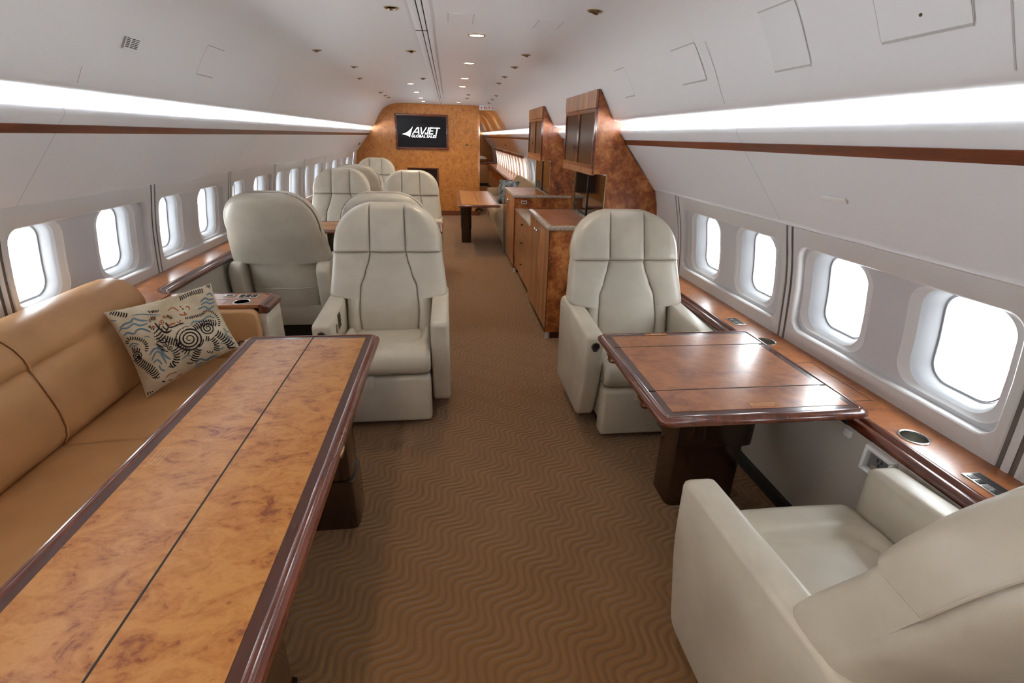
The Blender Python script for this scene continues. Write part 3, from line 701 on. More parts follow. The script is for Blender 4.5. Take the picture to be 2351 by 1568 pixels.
# ================================================================== CHAIR
def section_cols(bounds, n=7, r=.016):
    """columns for stitched sections: list of (position fraction builder)"""
    cols = []
    for i in range(len(bounds) - 1): cols.append([0, .004, .02, .06, .15, .32, .5, .68, .85, .94, .98, .996])
    return cols
FR = [0, .012, .035, .08, .16, .30, .5, .70, .84, .92, .965, .988]
def pad(rows, T, r_edge, r_groove, puff=.008):
    """rows: list of dict(z, y, w, g, dt) -> stitched pad, front towards -y. dt = distance to the nearest horizontal border (with its own groove flag)"""
    V, Fc = [], []; nrow = None
    def drop(d, r): 
        if d >= r: return 0
        return r - sqrt(max(0, r * r - (r - d) ** 2))
    for R in rows:
        z, y, w, g = R['z'], R['y'], R['w'], R['g']
        bs = [-w, -g, g, w]; xs = []; dd = []
        line = []
        for k in range(3):
            a, b = bs[k], bs[k + 1]
            for f in FR:
                x_ = a + (b - a) * f; dl = x_ - a; dr = b - x_
                dp = 0
                for d_, outer in ((dl, k == 0), (dr, k == 2)):
                    dp = max(dp, drop(d_, r_edge if outer else r_groove))
                for d_, rr_ in R['tb']: dp = max(dp, drop(d_, rr_))
                pf = puff * (1 - (2 * f - 1) ** 2)
                line.append((x_, y + dp - pf * (1 if dp < .01 else .3), z))
        line.append((w, y + max(r_edge, max([0] + [drop(d_, rr_) for d_, rr_ in R['tb']])), z))
        line = [(-w, y + T, z)] + [(-w, y + T * .6, z)] + line + [(w, y + T * .6, z), (w, y + T, z)]
        V += line; n = len(line)
    for j in range(len(rows) - 1):
        for i in range(n - 1): Fc.append((j * n + i, j * n + i + 1, (j + 1) * n + i + 1, (j + 1) * n + i))
    L = (len(rows) - 1) * n
    Fc.append(tuple(range(n))); Fc.append(tuple(range(L, L + n))[::-1])
    return V, Fc
def lerp_tab(tab, t):
    if t <= tab[0][0]: return tab[0][1]
    for (a, va), (b, vb) in zip(tab, tab[1:]):
        if t <= b:
            k = (t - a) / (b - a); k = k * k * (3 - 2 * k) if True else k
            return va + (vb - va) * k
    return tab[-1][1]
ZT = 1.205; ZH = .915
def y_front(z): return .405 + .33 * (z - .5) - .012 * sin(max(0, min(1, (z - .45) / .4)) * pi)
def head_w(t, k=1.0): return .334 * k * max(0.0, 1 - t ** 2.5) ** .40
def make_chair(label, loc, rz):
    t = thing('club_chair', label, 'chair', (0, 0, 0))
    # side panels with armrests
    prof = round_poly([(.085, .09), (.005, .40), (0, .615), (.02, .632), (.64, .668), (.70, .62), (.66, .09)], [.05, .2, .03, .02, .05, .04, .05], 5)
    for s in (-1, 1):
        a = obj('armrest', prism(prof, 'x', *sorted((s * .268, s * .372)), .022, 3), 'cream', t, ang=50)
        if s < 0:
            obj('recline_lever', join(lathe([(.024, 0), (.024, -.004), (.019, -.006), (.017, -.002)], 20, (-.32, .004, .570), 'y')), 'bronze', a)
            obj('lever_well', prism([(-.337, .575), (-.333, .588), (-.32, .595), (-.307, .588), (-.303, .575), (-.303, .557), (-.307, .545), (-.32, .539), (-.333, .545), (-.337, .557)], 'y', -.0005, .004), 'black', a)
            cp = obj('control_panel', box(-.270, -.264, .185, .245, .535, .625, .002), 'bronze', a)
            for i in range(3):
                for j in range(3): obj('key', box(-.266, -.261, .191 + i * .018, .203 + i * .018, .545 + j * .025, .562 + j * .025, .001), 'black', cp)
            obj('headphone_jack', box(-.268, -.262, .125, .150, .535, .585, .004), 'brass', a)
    # seat cushion: profile from the back down over the front roll
    top_y = [.47 - .0125 * k for k in range(36)]
    P = [(y_, .455 + .022 * (1 - ((y_ - .03) / .44) ** 1.5)) for y_ in top_y] + [(.012, .472), (-.010, .462), (-.03, .442), (-.041, .414), (-.045, .385), (-.04, .358), (-.022, .338), (.01, .330), (.10, .326)]
    nt = len(top_y)
    xs = [-.264, -.262, -.256, -.247, -.236, -.225] + [-.215 + .0113 * k for k in range(39)] + [.225, .236, .247, .256, .262, .264]
    def seat(x_, i):
        y_, z_ = P[i]; e = abs(x_)
        dp = (.032 - sqrt(max(0, .032 ** 2 - (e - .232) ** 2))) if e > .232 else 0
        nx, nz = (0, 1) if i < nt else ((-.5, .8) if i < nt + 3 else ((-1, 0) if i < nt + 6 else (0, -1)))
        k = -dp
        if i < nt:
            qx = max(e - .205 + .085, 0); qy = max(abs(y_ - .42) - .295 + .085, 0); sd = hypot(qx, qy) - .085
            k += -.018 * math.exp(-(sd / .011) ** 2) - (.006 if sd < 0 else 0) * min(1, -sd / .02) + (.010 * math.exp(-((sd - .045) / .04) ** 2) if sd > 0 else 0)
        else: k += .006 * (1 - (e / .264) ** 2)
        return (x_, y_ + nx * k, z_ + nz * k)
    g = grid(lambda u, v: seat(u, v), xs, list(range(len(P))))
    n = len(xs); m_ = len(P)
    sides = []
    obj('seat_cushion', (g[0], g[1] + [tuple(j * n for j in range(m_)), tuple(j * n + n - 1 for j in range(m_))[::-1]]), 'cream', t, ang=55)
    fr = obj('footrest', join(box(-.262, .262, -.048, .05, .035, .322, .022, 3), box(-.255, .255, .02, .35, .10, .325, .01)), 'cream', t, ang=50)
    obj('pull_tab', join(box(-.085, -.055, -.0515, -.047, .262, .335, .002), box(-.085, -.055, -.052, .02, .326, .330, .001)), 'cloth_tab', fr)
    obj('base', box(-.22, .22, .06, .56, 0, .12, .01), 'black_matte', t)
    # backrest, lower pad
    wt = [(.43, .262), (.640, .262), (.668, .338), (.70, .360), (.78, .356), (.86, .344), (ZH, .336)]
    gt = [(.43, .175), (.56, .185), (.70, .175), (.80, .140), (.87, .118), (ZH, .110)]
    zs = [.43, .434, .445, .47, .51, .56, .60, .630, .642, .6452, .6465, .649, .653, .659, .666, .674, .69, .71, .73, .77, .81, .85, .88, .898, .908, .913, ZH]
    def lw(z):
        if z <= .645: return .262
        if z < .672: return .262 + .102 * max(0, 1 - ((.672 - z) / .027) ** 2.6) ** .5
        return .364 - .028 * (z - .672) / (ZH - .672)
    rows = [dict(z=z, y=y_front(z), w=lw(z), g=lerp_tab(gt, z), tb=[(ZH - z, .018), (z - .43, .02)]) for z in zs]
    obj('backrest', pad(rows, .105, .034, .020, .014), 'cream', t, ang=50)
    # headrest pad
    ts = [0, .012, .035, .07, .13, .22, .34, .46, .57, .67, .75, .82, .87, .91, .94, .96, .972]
    rows = [dict(z=ZH + (ZT - ZH) * q, y=y_front(ZH + (ZT - ZH) * q) - .016, w=head_w(q), g=min(.110 - .004 * q, head_w(q) * .82), tb=[((ZT - ZH) * q, .020), ((ZT - ZH) * (.985 - q), .045)]) for q in ts]
    obj('headrest', pad(rows, .122, .038, .020, .012), 'cream', t, ang=50)
    # rear shell
    zs = [.285, .30, .36, .45, .55, .62, .642, .6455, .648, .653, .661, .674, .70, .74, .80, .86, ZH] + [ZH + (ZT - ZH) * q for q in (.15, .3, .45, .58, .70, .80, .87, .92, .945, .955)]
    xs = [-1, -.995, -.975, -.93, -.85, -.72, -.5, -.25, 0, .25, .5, .72, .85, .93, .975, .995, 1]
    def shell(u, z):
        w = lw(z) if z < ZH else head_w((z - ZH) / (ZT - ZH)) - .006
        w = w * (1 if z > .645 else .99) - (.001 if .645 < z < ZH else 0)
        yb = y_front(max(z, .60)) + (.175 if z > .6 else .175 - (.6 - z) * .10)
        dtop = max(0, 1.19 - z); k = .05 - sqrt(max(0, .05 ** 2 - (.05 - dtop) ** 2)) if dtop < .05 else 0
        e = .055 * (1 - sqrt(max(0, 1 - abs(u) ** 6)))
        return (u * w, yb + .022 * (1 - u * u) - e - k, z)
    g = grid(shell, xs, zs); n = len(xs)
    # side band joining shell to the pads
    V = list(g[0]); Fc = list(g[1]); o = len(V)
    for j, z in enumerate(zs):
        w = abs(V[j * n][0]); yf = y_front(z) + .06
        V += [(-w, yf, z), (w, yf, z)]
    for j in range(len(zs) - 1):
        Fc += [(j * n, (j + 1) * n, o + 2 * j + 2, o + 2 * j), (j * n + n - 1, o + 2 * j + 1, o + 2 * j + 3, (j + 1) * n + n - 1)]
    J = len(zs) - 1
    Fc.append(tuple([o + 2 * J] + [J * n + i for i in range(n)] + [o + 2 * J + 1]))
    sh = obj('back_shell', (V, Fc), 'cream', t, ang=60)
    obj('pocket', join(grid(lambda u, z: (u * .252, shell(u, z)[1] + .014 + .006 * sin((u + 1) * 4) * (1 - abs(u)), z), [-1, -.97, -.8, -.5, -.2, .1, .4, .7, .9, .98, 1], [.288, .31, .36, .41, .445, .449]),
        tube([(u * .252, shell(u, .449)[1] + .014 + .006 * sin((u + 1) * 4) * (1 - abs(u)), .450) for u in (-1, -.97, -.8, -.5, -.2, .1, .4, .7, .9, .98, 1)], .004, 6)), 'cream', sh, ang=50)
    obj('rear_skirt', box(-.262, .262, .54, .60, .13, .30, .012), 'cream', t)
    # raised piping round the headrest edge as seen from behind
    pts = []
    for i in range(29):
        q = -1 + 2 * i / 28; s_ = -1 if q < 0 else 1; tt = (1 - abs(q)) ; 
        tt = .955 * min(1, tt * 1.25) if tt < .8 else .955
        w = head_w(tt, 1.005) if tt < .955 else abs(q) / .2 * head_w(.955, 1.005)
        pts.append((s_ * w, y_front(ZH + (ZT - ZH) * tt) + .104, ZH + (ZT - ZH) * tt))
    obj('piping', tube(pts, .0030, 6), 'cream', t)
    t.location = loc; t.rotation_euler = (0, 0, rz)
    return t
G1 = 'cream club chairs'
chB = make_chair('cream leather chair facing the camera on the aisle at the end of long table', (-.393, 2.60, 0), 0)
def recline(ch, ang, dy):
    c = Vector((0, .42, .45)); mt = Matrix.Translation((0, dy, 0)) @ Matrix.Translation(c) @ Matrix.Rotation(-ang, 4, 'X') @ Matrix.Translation(-c)
    for k in ch.children:
        if k.name.split('.')[0] in ('backrest', 'headrest', 'back_shell', 'piping'): k.matrix_local = mt
dup(chB, (1.082, 2.36, 0), 0, 'cream leather chair facing the camera behind the unfolded right table', None)
chN = dup(chB, (1.077, 1.19, 0), pi, 'nearest cream leather chair, back to the camera, in front of right table')
recline(chN, .075, .032)
for k in list(chN.children):
    if k.name.startswith('armrest'):
        for q in list(k.children):
            if q.name.startswith(('control_panel', 'headphone_jack')):
                for w in list(q.children): bpy.data.objects.remove(w)
                bpy.data.objects.remove(q)
dup(chB, (-1.31, 4.56, 0), pi, 'cream chair seen from behind beside the left windows and end cabinet')
dup(chB, (-.50, 4.62, 0), pi, 'cream chair back hidden directly behind the aisle chair facing the camera')
dup(chB, (-1.31, 5.88, 0), 0, 'cream window chair facing the camera beyond the middle left table')
dup(chB, (-.465, 5.78, 0), 0, 'cream aisle chair facing the camera in front of the bulkhead alcove')
dup(chB, (-1.31, 8.20, 0), pi, 'cream chair seen from behind just past the window chair of middle table')
dup(chB, (-1.31, 9.02, 0), 0, 'farthest cream chair facing the camera below the left side of television')

# ================================================================== TABLES
def table_top(t, x0, x1, y0, y1, z, seams_x=(), seams_y=(), mat='burl_table', rim=.035, inlay=.026, mah='mahogany'):
    """leaf top with moulded edge"""
    P = [(0, -.001), (.004, .002), (.014, .001), (.019, -.006), (.024, -.009), (.032, -.010), (.036, -.018), (.034, -.026), (.026, -.030), (-.01, -.030)]
    P = [(a * rim / .036, b) for a, b in P]
    path = round_poly([(x0 + rim, y0 + rim), (x1 - rim, y0 + rim), (x1 - rim, y1 - rim), (x0 + rim, y1 - rim)], .012, 3)
    V, Fc = [], []; n = len(P); k = len(path)
    for i, p in enumerate(path):
        a = Vector(path[i - 1]); c = Vector(path[(i + 1) % k]); d = (c - a).normalized(); nn = Vector((d.y, -d.x))
        q1 = (Vector(p) - a).normalized(); q2 = (c - Vector(p)).normalized(); sc = 1 / max(.5, sqrt((1 + q1.dot(q2)) / 2))
        for o, dz in P: V.append((p[0] + nn.x * o * sc, p[1] + nn.y * o * sc, z + dz))
    for i in range(k):
        j = (i + 1) % k
        for q in range(n - 1): Fc.append((i * n + q, i * n + q + 1, j * n + q + 1, j * n + q))
    obj('edge_moulding', (V, Fc), mah, t, ang=45)
    a, b, c, d = x0 + rim + inlay, x1 - rim - inlay, y0 + rim + inlay, y1 - rim - inlay
    obj('border_inlay', join(box(x0 + rim - .001, x1 - rim + .001, y0 + rim - .001, y1 - rim + .001, z - .029, z - .0008)), 'mahogany_dark', t, False)
    sx = [a] + list(seams_x) + [b]; sy = [c] + list(seams_y) + [d]
    e = .0025
    for i in range(len(sx) - 1):
        for j in range(len(sy) - 1):
            obj('leaf', box(sx[i] + (e if i else 0), sx[i + 1] - (e if i < len(sx) - 2 else 0), sy[j] + (e if j else 0), sy[j + 1] - (e if j < len(sy) - 2 else 0), z - .004, z + .0004), mat, t, False)
    for s in seams_x: obj('hinge_gap', box(s - .0025, s + .0025, y0 + .034, y1 - .034, z - .010, z + .0010), 'black_matte', t, False)
    for s in seams_y: obj('hinge_gap', box(x0 + .034, x1 - .034, s - .0025, s + .0025, z - .010, z + .0010), 'black_matte', t, False)
def pedestal(t, x0, x1, y0, y1, ztop, steps):
    """telescoping column: list of (z0, z1, grow)"""
    l = None
    for i, (a, b, gx, gy) in enumerate(steps):
        P = round_poly([(x0 - gx, y0 - gy), (x1 + gx, y0 - gy), (x1 + gx, y1 + gy), (x0 - gx, y1 + gy)], .03, 2)
        g = prism(P, 'z', a, b, .003, 1)
        if i == 0: l = obj('leg', g, 'leg_wood', t, ang=30)
        else: obj('sleeve', g, 'leg_wood', l, ang=30)
TZ = .722
t = thing('conference_table', 'long burl table with mahogany edge beside the tan sofa', 'table', (-.64, 1.3, 0))
table_top(t, -.945, -.342, .30, 2.245, TZ, seams_x=(-.640,))
obj('under_frame', box(-.86, -.43, .45, 2.05, TZ - .07, TZ - .029), 'mahogany_dark', t)
pedestal(t, -.625, -.435, 1.76, 1.90, .69, [(0, .25, .010, .02), (.25, .47, .0, .01), (.47, .66, .012, .03)])
pedestal(t, -.625, -.435, .76, .92, .69, [(0, .25, .010, .02), (.25, .47, .0, .01), (.47, .66, .012, .03)])
for s in range(4): obj('placard_text', place(text_geo('MUST BE STOWED FOR TAXI TAKEOFF'[s * 2:s * 2 + 22], .0075, .0002), (-.868 + s * .010, 1.345, TZ + .0006), (0, -1, 0), (1, 0, 0)), 'placard_text', t, False)
for s in range(2): obj('placard_text', place(text_geo('STOW TABLE FOR TAXI TAKEOFF LANDING', .008, .0002), (-.60, 2.155 + s * .012, TZ + .0006), (1, 0, 0), (0, 1, 0)), 'placard_text', t, False)
obj('latch', box(-.345, -.338, 1.28, 1.33, TZ - .026, TZ - .014, .002), 'brass', t)
t = thing('folding_table', 'unfolded dark burl table reaching out from the right ledge on a dark wood pedestal', 'table', (1.1, 1.77, 0))
table_top(t, .700, 1.500, 1.362, 2.190, TZ, seams_y=(1.580, 2.000), mat='burl_dark')
obj('under_frame', box(.80, 1.45, 1.44, 2.11, TZ - .055, TZ - .029), 'mahogany_dark', t)
pedestal(t, .985, 1.315, 1.755, 1.935, .69, [(0, .36, .0, .0), (.34, .668, .018, .028)])
for y_ in (1.60, 2.01):
    kb = obj('pull_knob', join(lathe([(.012, 0), (.012, -.012), (.022, -.014), (.025, -.026), (.018, -.038), (.0001, -.040)], 16, (.730, y_ - .02, TZ - .03)), lathe([(.012, 0), (.012, -.012), (.020, -.014), (.022, -.024), (.016, -.034), (.0001, -.036)], 16, (.738, y_ + .03, TZ - .03))), 'mahogany', t)
def plaque(t, x_, y_, w, d):
    p = obj('placard', box(x_ - w, x_ + w, y_ - d, y_ + d, TZ, TZ + .0012), 'veneer_plain', t, False)
    for k in range(3): obj('lettering', place(text_geo(('TABLE MUST BE STOWED FOR', 'TAXI TAKEOFF AND LANDING', 'LATCH BOTH LEAVES')[k], d * .46, .0002, align='CENTER'), (x_, y_ + d * (.42 - k * .55), TZ + .0013), (1, 0, 0), (0, 1, 0)), 'placard_text', p, False)
plaque(t, 1.120, 1.448, .055, .016); plaque(t, .99, 2.146, .055, .010)
# mid cabin tables
t = thing('club_table', 'burl table between the four middle chairs, reaching the left ledge', 'table', (-1.0, 5.4, 0))
table_top(t, -1.68, -.075, 4.98, 5.56, TZ, seams_y=(5.28,), mat='burl_table')
pedestal(t, -1.22, -.98, 5.18, 5.36, .69, [(0, .36, 0, 0), (.34, .692, .018, .02)])
t = thing('club_table', 'small burl table between the two farthest left chairs', 'table', (-1.3, 8.6, 0))
table_top(t, -1.68, -1.02, 8.28, 8.90, TZ, seams_y=(8.6,), mat='burl_table')
pedestal(t, -1.40, -1.22, 8.5, 8.68, .69, [(0, .692, 0, 0)])
t = thing('lounge_table', 'plain veneered table on a dark slab leg in front of beige sofa', 'table', (.42, 7.98, 0))
table_top(t, .105, .705, 6.98, 8.95, TZ, seams_x=(.405,), mat='veneer_plain')
pedestal(t, .175, .335, 8.02, 8.16, .69, [(0, .22, 0, 0), (.22, .45, .006, .006), (.45, .69, .012, .012)])
obj('bracket', join(box(.38, .43, 7.06, 7.10, TZ - .08, TZ - .03, .008), lathe([(.02, 0), (.02, -.03), (.0001, -.034)], 10, (.37, 7.08, TZ - .06)), lathe([(.02, 0), (.02, -.03), (.0001, -.034)], 10, (.44, 7.08, TZ - .06))), 'black', t)

# ================================================================== TAN SOFA
def sofa_cushion(prof, y0, y1, r, crease=None):
    """prof (x,z) cross-section swept along y with rounded ends; crease=(index, depth)"""
    L = y1 - y0
    ys = [0, .004, .012, .03, .06, .10, .18, .28, .40, .5]
    ys = [y0 + q for q in ys if q < L / 2 - .01] ; ys = ys + [y0 + L / 2] + [y0 + y1 - q for q in ys[::-1]]
    n = len(prof); V, Fc = [], []
    N_ = []
    for i in range(n):
        a = Vector(prof[max(i - 1, 0)]); b = Vector(prof[min(i + 1, n - 1)]); d = (b - a).normalized(); N_.append(Vector((-d.y, d.x)))
    for y_ in ys:
        e = min(y_ - y0, y1 - y_); dp = r - sqrt(max(0, r * r - (r - e) ** 2)) if e < r else 0
        for i, (px_, pz_) in enumerate(prof):
            q = dp
            if crease:
                for ci, dep in crease.items():
                    if i == ci: q += dep * max(0, 1 - e / .40) * min(1, e / .02)
            V.append((px_ + N_[i].x * q, y_, pz_ + N_[i].y * q))
    for j in range(len(ys) - 1):
        for i in range(n - 1): Fc.append((j * n + i, j * n + i + 1, (j + 1) * n + i + 1, (j + 1) * n + i))
    Fc += [tuple(range(n)), tuple(range((len(ys) - 1) * n, len(ys) * n))[::-1]]
    return V, Fc
sofa = thing('sofa', 'long tan leather sofa along the left wall beside the long table', 'sofa', (-1.45, 1.3, 0))
BP = [(-1.60, .40), (-1.555, .425), (-1.535, .455), (-1.527, .50), (-1.530, .56), (-1.545, .63), (-1.562, .69), (-1.574, .73), (-1.580, .745), (-1.578, .76), (-1.585, .79), (-1.605, .83), (-1.630, .858), (-1.665, .880), (-1.71, .890), (-1.77, .885), (-1.83, .865), (-1.88, .83), (-1.885, .78), (-1.86, .45)]
BP = [p for p in BP]
yy = [2.665, 1.87, 1.07, .27, -.55]
for i in range(4):
    c_ = obj('back_cushion', sofa_cushion(BP, yy[i + 1] + .0015, yy[i] - .0015, .015, {7: .006, 8: .026, 9: .009}), 'tan', sofa, ang=50)
    obj('seam_piping', tube([(p[0] + .001, yy[i + 1], p[1]) for p in BP[1:15]], .0045, 6), 'tan', c_)
SPF = [(-.99, .20), (-.965, .24), (-.955, .30), (-.958, .36), (-.97, .395), (-1.0, .418), (-1.05, .428), (-1.2, .432), (-1.35, .428), (-1.5, .418), (-1.60, .41)]
SPF = SPF
for i in range(4):
    obj('seat_cushion', sofa_cushion(SPF, yy[i + 1] + .001, yy[i] - .001, .014), 'tan', sofa, ang=50)
obj('base', box(-1.69, -1.02, -.55, 2.66, 0.02, .30), 'black_matte', sofa)
ar = obj('arm_panel', prism(round_poly([(-1.78, .05), (-1.055, .05), (-1.055, .695), (-1.78, .695)], [0, .02, .05, .0], 4), 'y', 2.668, 2.722, .014, 3), 'tan', sofa, ang=50)
obj('recline_lever', join(lathe([(.026, 0), (.026, -.005), (.020, -.008), (.018, -.003), (.0001, -.003)], 18, (-1.155, 2.672, .50), 'y')), 'black', ar)
# ================================================================== PILLOW with embroidered tiger
def pillow(name, label, TL, TR, BR, BL, thick, mat, nrm_hint):
    TL, TR, BR, BL = map(Vector, (TL, TR, BR, BL))
    def S_(u, v): return (TL * (1 - u) + TR * u) * (1 - v) + (BL * (1 - u) + BR * u) * v
    c = S_(.5, .5); nr = (S_(1, .5) - S_(0, .5)).cross(S_(.5, 0) - S_(.5, 1)).normalized()
    if nr.dot(Vector(nrm_hint)) < 0: nr = -nr
    def B(u, v): 
        return thick * (max(0, 1 - (2 * u - 1) ** 4) * max(0, 1 - (2 * v - 1) ** 4)) ** .48
    def inset(u, v):
        a = .035 * (1 - (2 * v - 1) ** 2); b = .035 * (1 - (2 * u - 1) ** 2)
        return u + a * (1 - 2 * u) , v + b * (1 - 2 * v)
    def P(u, v, s, d=0):
        uu, vv = inset(u, v); return S_(uu, vv) + nr * (s * B(u, v) + d)
    us = [.5 - .5 * cos(pi * i / 26) for i in range(27)]
    g = join(grid(lambda u, v: P(u, v, 1), us, us), grid(lambda u, v: P(u, v, -.7), us, us))
    bm = bmesh.new(); vs = [bm.verts.new(p) for p in g[0]]
    for f in g[1]: bm.faces.new([vs[i] for i in f])
    bmesh.ops.remove_doubles(bm, verts=bm.verts[:], dist=.0004)
    o = tag(obj(name, from_bm(bm), mat, at=tuple(c), ang=180), label, 'cushion')
    return o, P
pl, PF = pillow('throw_pillow', 'embroidered striped tiger pillow leaning on the tan sofa end', (-1.573, 2.32, .818), (-1.205, 2.565, .882), (-1.083, 2.46, .575), (-1.435, 2.22, .425), .082, 'pillow_cloth', (.6, -.7, .4))
# strokes in a sheet frame; corners of the sheet as drawn
CQ = [(75, 430), (1310, 90), (1650, 880), (590, 1490)]
def inv_bilin(p):
    u = v = .5
    (ax, ay), (bx, by), (cx, cy), (dx, dy) = CQ
    for _ in range(30):
        X = (1 - v) * ((1 - u) * ax + u * bx) + v * ((1 - u) * dx + u * cx); Y = (1 - v) * ((1 - u) * ay + u * by) + v * ((1 - u) * dy + u * cy)
        Xu = (1 - v) * (bx - ax) + v * (cx - dx); Xv = (1 - u) * (dx - ax) + u * (cx - bx)
        Yu = (1 - v) * (by - ay) + v * (cy - dy); Yv = (1 - u) * (dy - ay) + u * (cy - by)
        det = Xu * Yv - Xv * Yu; ex, ey = p[0] - X, p[1] - Y
        u += (ex * Yv - ey * Xv) / det; v += (ey * Xu - ex * Yu) / det
    return u, v
def densify(pts, step=9, smooth=True):
    P = [Vector(p) for p in pts]; out_ = []
    if len(P) > 2 and smooth:
        for i in range(len(P) - 1):
            a = P[max(i - 1, 0)]; b = P[i]; c = P[i + 1]; d = P[min(i + 2, len(P) - 1)]; n = max(2, int((c - b).length / step))
            for k in range(n):
                t_ = k / n
                out_.append(.5 * ((2 * b) + (c - a) * t_ + (2 * a - 5 * b + 4 * c - d) * t_ ** 2 + (3 * b - a - 3 * c + d) * t_ ** 3))
        out_.append(P[-1])
    else:
        n = max(2, int((P[-1] - P[0]).length / step)); out_ = [P[0].lerp(P[-1], k / n) for k in range(n + 1)]
    return out_
def stroke(pts, w, taper=True):
    w *= .95
    L = densify(pts); V, Fc = [], []; n = len(L)
    for i, p in enumerate(L):
        d = (L[min(i + 1, n - 1)] - L[max(i - 1, 0)]).normalized(); nn = Vector((-d.y, d.x))
        ww = w * (.35 + .65 * min(1, 3.2 * min(i, n - 1 - i) / max(1, n - 1) * 2)) if taper else w
        for s in (-1, 0, 1):
            q = p + nn * s * ww / 2; u, v = inv_bilin((q.x, q.y)); u = min(.985, max(.015, u)); v = min(.985, max(.015, v))
            V.append(tuple(PF(u, v, 1, .0012 if s else .0024)))
    for i in range(n - 1):
        for k in range(2): Fc.append((i * 3 + k, i * 3 + k + 1, i * 3 + 4 + k, i * 3 + 3 + k))
    return V, Fc
def ribs(path, hw, step, w, bend=.25):
    L = densify(path, 4); out_ = []; acc = step
    for a, b in zip(L, L[1:]):
        acc += (b - a).length
        if acc >= step:
            acc = 0; d = (b - a).normalized(); nn = Vector((-d.y, d.x))
            out_.append(stroke([tuple(a + nn * hw), tuple(a + d * hw * bend), tuple(a - nn * hw)], w))
    return out_
def spiral(c, r, turns, w, a0=0, poly=0):
    pts = []
    n = int(turns * 14)
    for i in range(n + 1):
        q = i / n; a = a0 + q * turns * 2 * pi; rr_ = r * (.08 + .92 * q); pts.append((c[0] + rr_ * cos(a), c[1] + rr_ * sin(a) * .95))
    return stroke(pts, w)
blue = [stroke(p, w) for p, w in [([(90, 510), (140, 535), (215, 545)], 16), ([(240, 640), (300, 590), (370, 560), (400, 520), (470, 545), (560, 550)], 24), ([(235, 690), (262, 645), (330, 640), (400, 590), (470, 610), (560, 585)], 22), ([(280, 740), (330, 700), (400, 715), (440, 670), (500, 655), (600, 700)], 24), ([(520, 760), (555, 750), (585, 770)], 12), ([(345, 880), (375, 840), (410, 835), (455, 850)], 18), ([(365, 900), (400, 865), (440, 875)], 14),
        ([(590, 990), (640, 915), (710, 915), (770, 1000), (845, 1055)], 26), ([(620, 1055), (662, 955), (712, 960), (750, 1020), (800, 1105)], 22), ([(640, 1085), (690, 1050), (745, 1110)], 18), ([(710, 1115), (740, 1170), (790, 1190)], 20), ([(1130, 1125), (1190, 1060), (1260, 1075), (1330, 1030), (1400, 1020), (1500, 990)], 26), ([(1120, 1170), (1200, 1115), (1300, 1110), (1400, 1065), (1480, 1060)], 22), ([(1070, 625), (1110, 575), (1200, 565), (1300, 505), (1380, 525)], 20),
        ([(1190, 330), (1250, 280), (1300, 300), (1370, 280)], 24), ([(1200, 365), (1260, 330), (1320, 345), (1390, 310)], 20), ([(1160, 420), (1250, 385), (1300, 412), (1380, 365)], 22), ([(1265, 245), (1310, 220), (1350, 250)], 18), ([(980, 1060), (1030, 1012), (1080, 1015)], 16), ([(1390, 950), (1430, 925), (1470, 905)], 14), ([(1480, 640), (1520, 690), (1560, 660)], 14), ([(1490, 700), (1540, 760), (1590, 760)], 16), ([(1500, 760), (1560, 820), (1610, 830)], 14), ([(380, 480), (470, 465), (560, 470), (700, 480)], 12), ([(1300, 1165), (1390, 1140), (1440, 1100)], 12), ([(1430, 860), (1460, 850), (1490, 850)], 12), ([(560, 1180), (590, 1210), (610, 1190)], 10)]]
rust = [stroke(p, w) for p, w in [([(800, 622), (840, 602), (885, 590)], 22), ([(900, 570), (925, 585), (948, 565), (930, 548)], 14), ([(790, 432), (830, 392), (870, 400), (920, 440)], 14), ([(930, 480), (985, 490), (1030, 475)], 16), ([(1000, 390), (1040, 385), (1058, 425)], 14), ([(985, 450), (1005, 480)], 20), ([(930, 375), (955, 390)], 18), ([(780, 1365), (850, 1370), (920, 1345)], 14), ([(830, 1310), (900, 1300), (960, 1255), (1020, 1240)], 16), ([(800, 1275), (850, 1235), (930, 1215)], 12), ([(730, 505), (765, 510)], 34), ([(612, 540), (655, 535)], 24), ([(605, 625), (650, 635)], 26), ([(690, 570), (715, 548), (742, 570), (735, 598), (705, 602), (688, 575)], 12), ([(1065, 1255), (1095, 1262)], 16)]]
blk = []
blk += [spiral((1060, 795), 175, 3.7, 19, .3), spiral((1285, 655), 100, 2.6, 16, 2.0), spiral((745, 800), 52, 1.6, 13, .5), spiral((785, 850), 44, 1.6, 12, 0), spiral((832, 905), 36, 1.5, 11, 1), spiral((440, 985), 62, 2.3, 13, 0)]
blk += ribs([(1010, 530), (1080, 520), (1160, 500), (1220, 480), (1255, 440), (1330, 440), (1400, 490), (1435, 560), (1425, 615)], 17, 24, 13) + ribs([(320, 830), (340, 775), (420, 775), (500, 800), (550, 860), (550, 950)], 24, 25, 14)
blk += ribs([(430, 1010), (490, 1070), (560, 1120), (640, 1180), (690, 1250)], 50, 27, 15) + ribs([(385, 920), (430, 915), (480, 930)], 30, 24, 14)
blk += [stroke(p, 17) for p in [[(690, 650), (660, 690), (630, 725)], [(722, 690), (680, 740), (635, 762)], [(745, 722), (705, 772), (645, 795)], [(775, 745), (725, 800), (665, 830)], [(800, 752), (790, 800), (780, 832)], [(828, 765), (818, 815), (808, 855)], [(856, 775), (846, 830), (838, 872)], [(884, 785), (874, 838), (868, 882)], [(912, 795), (902, 850), (892, 892)], [(942, 800), (932, 850), (918, 905)],
    [(700, 600), (690, 640), (720, 680), (770, 705), (830, 690)], [(655, 845), (700, 872), (750, 900)], [(672, 878), (722, 905), (772, 938)], [(700, 912), (760, 940), (805, 955)]]] + ribs([(880, 930), (915, 1000), (905, 1090), (860, 1130)], 42, 30, 16)
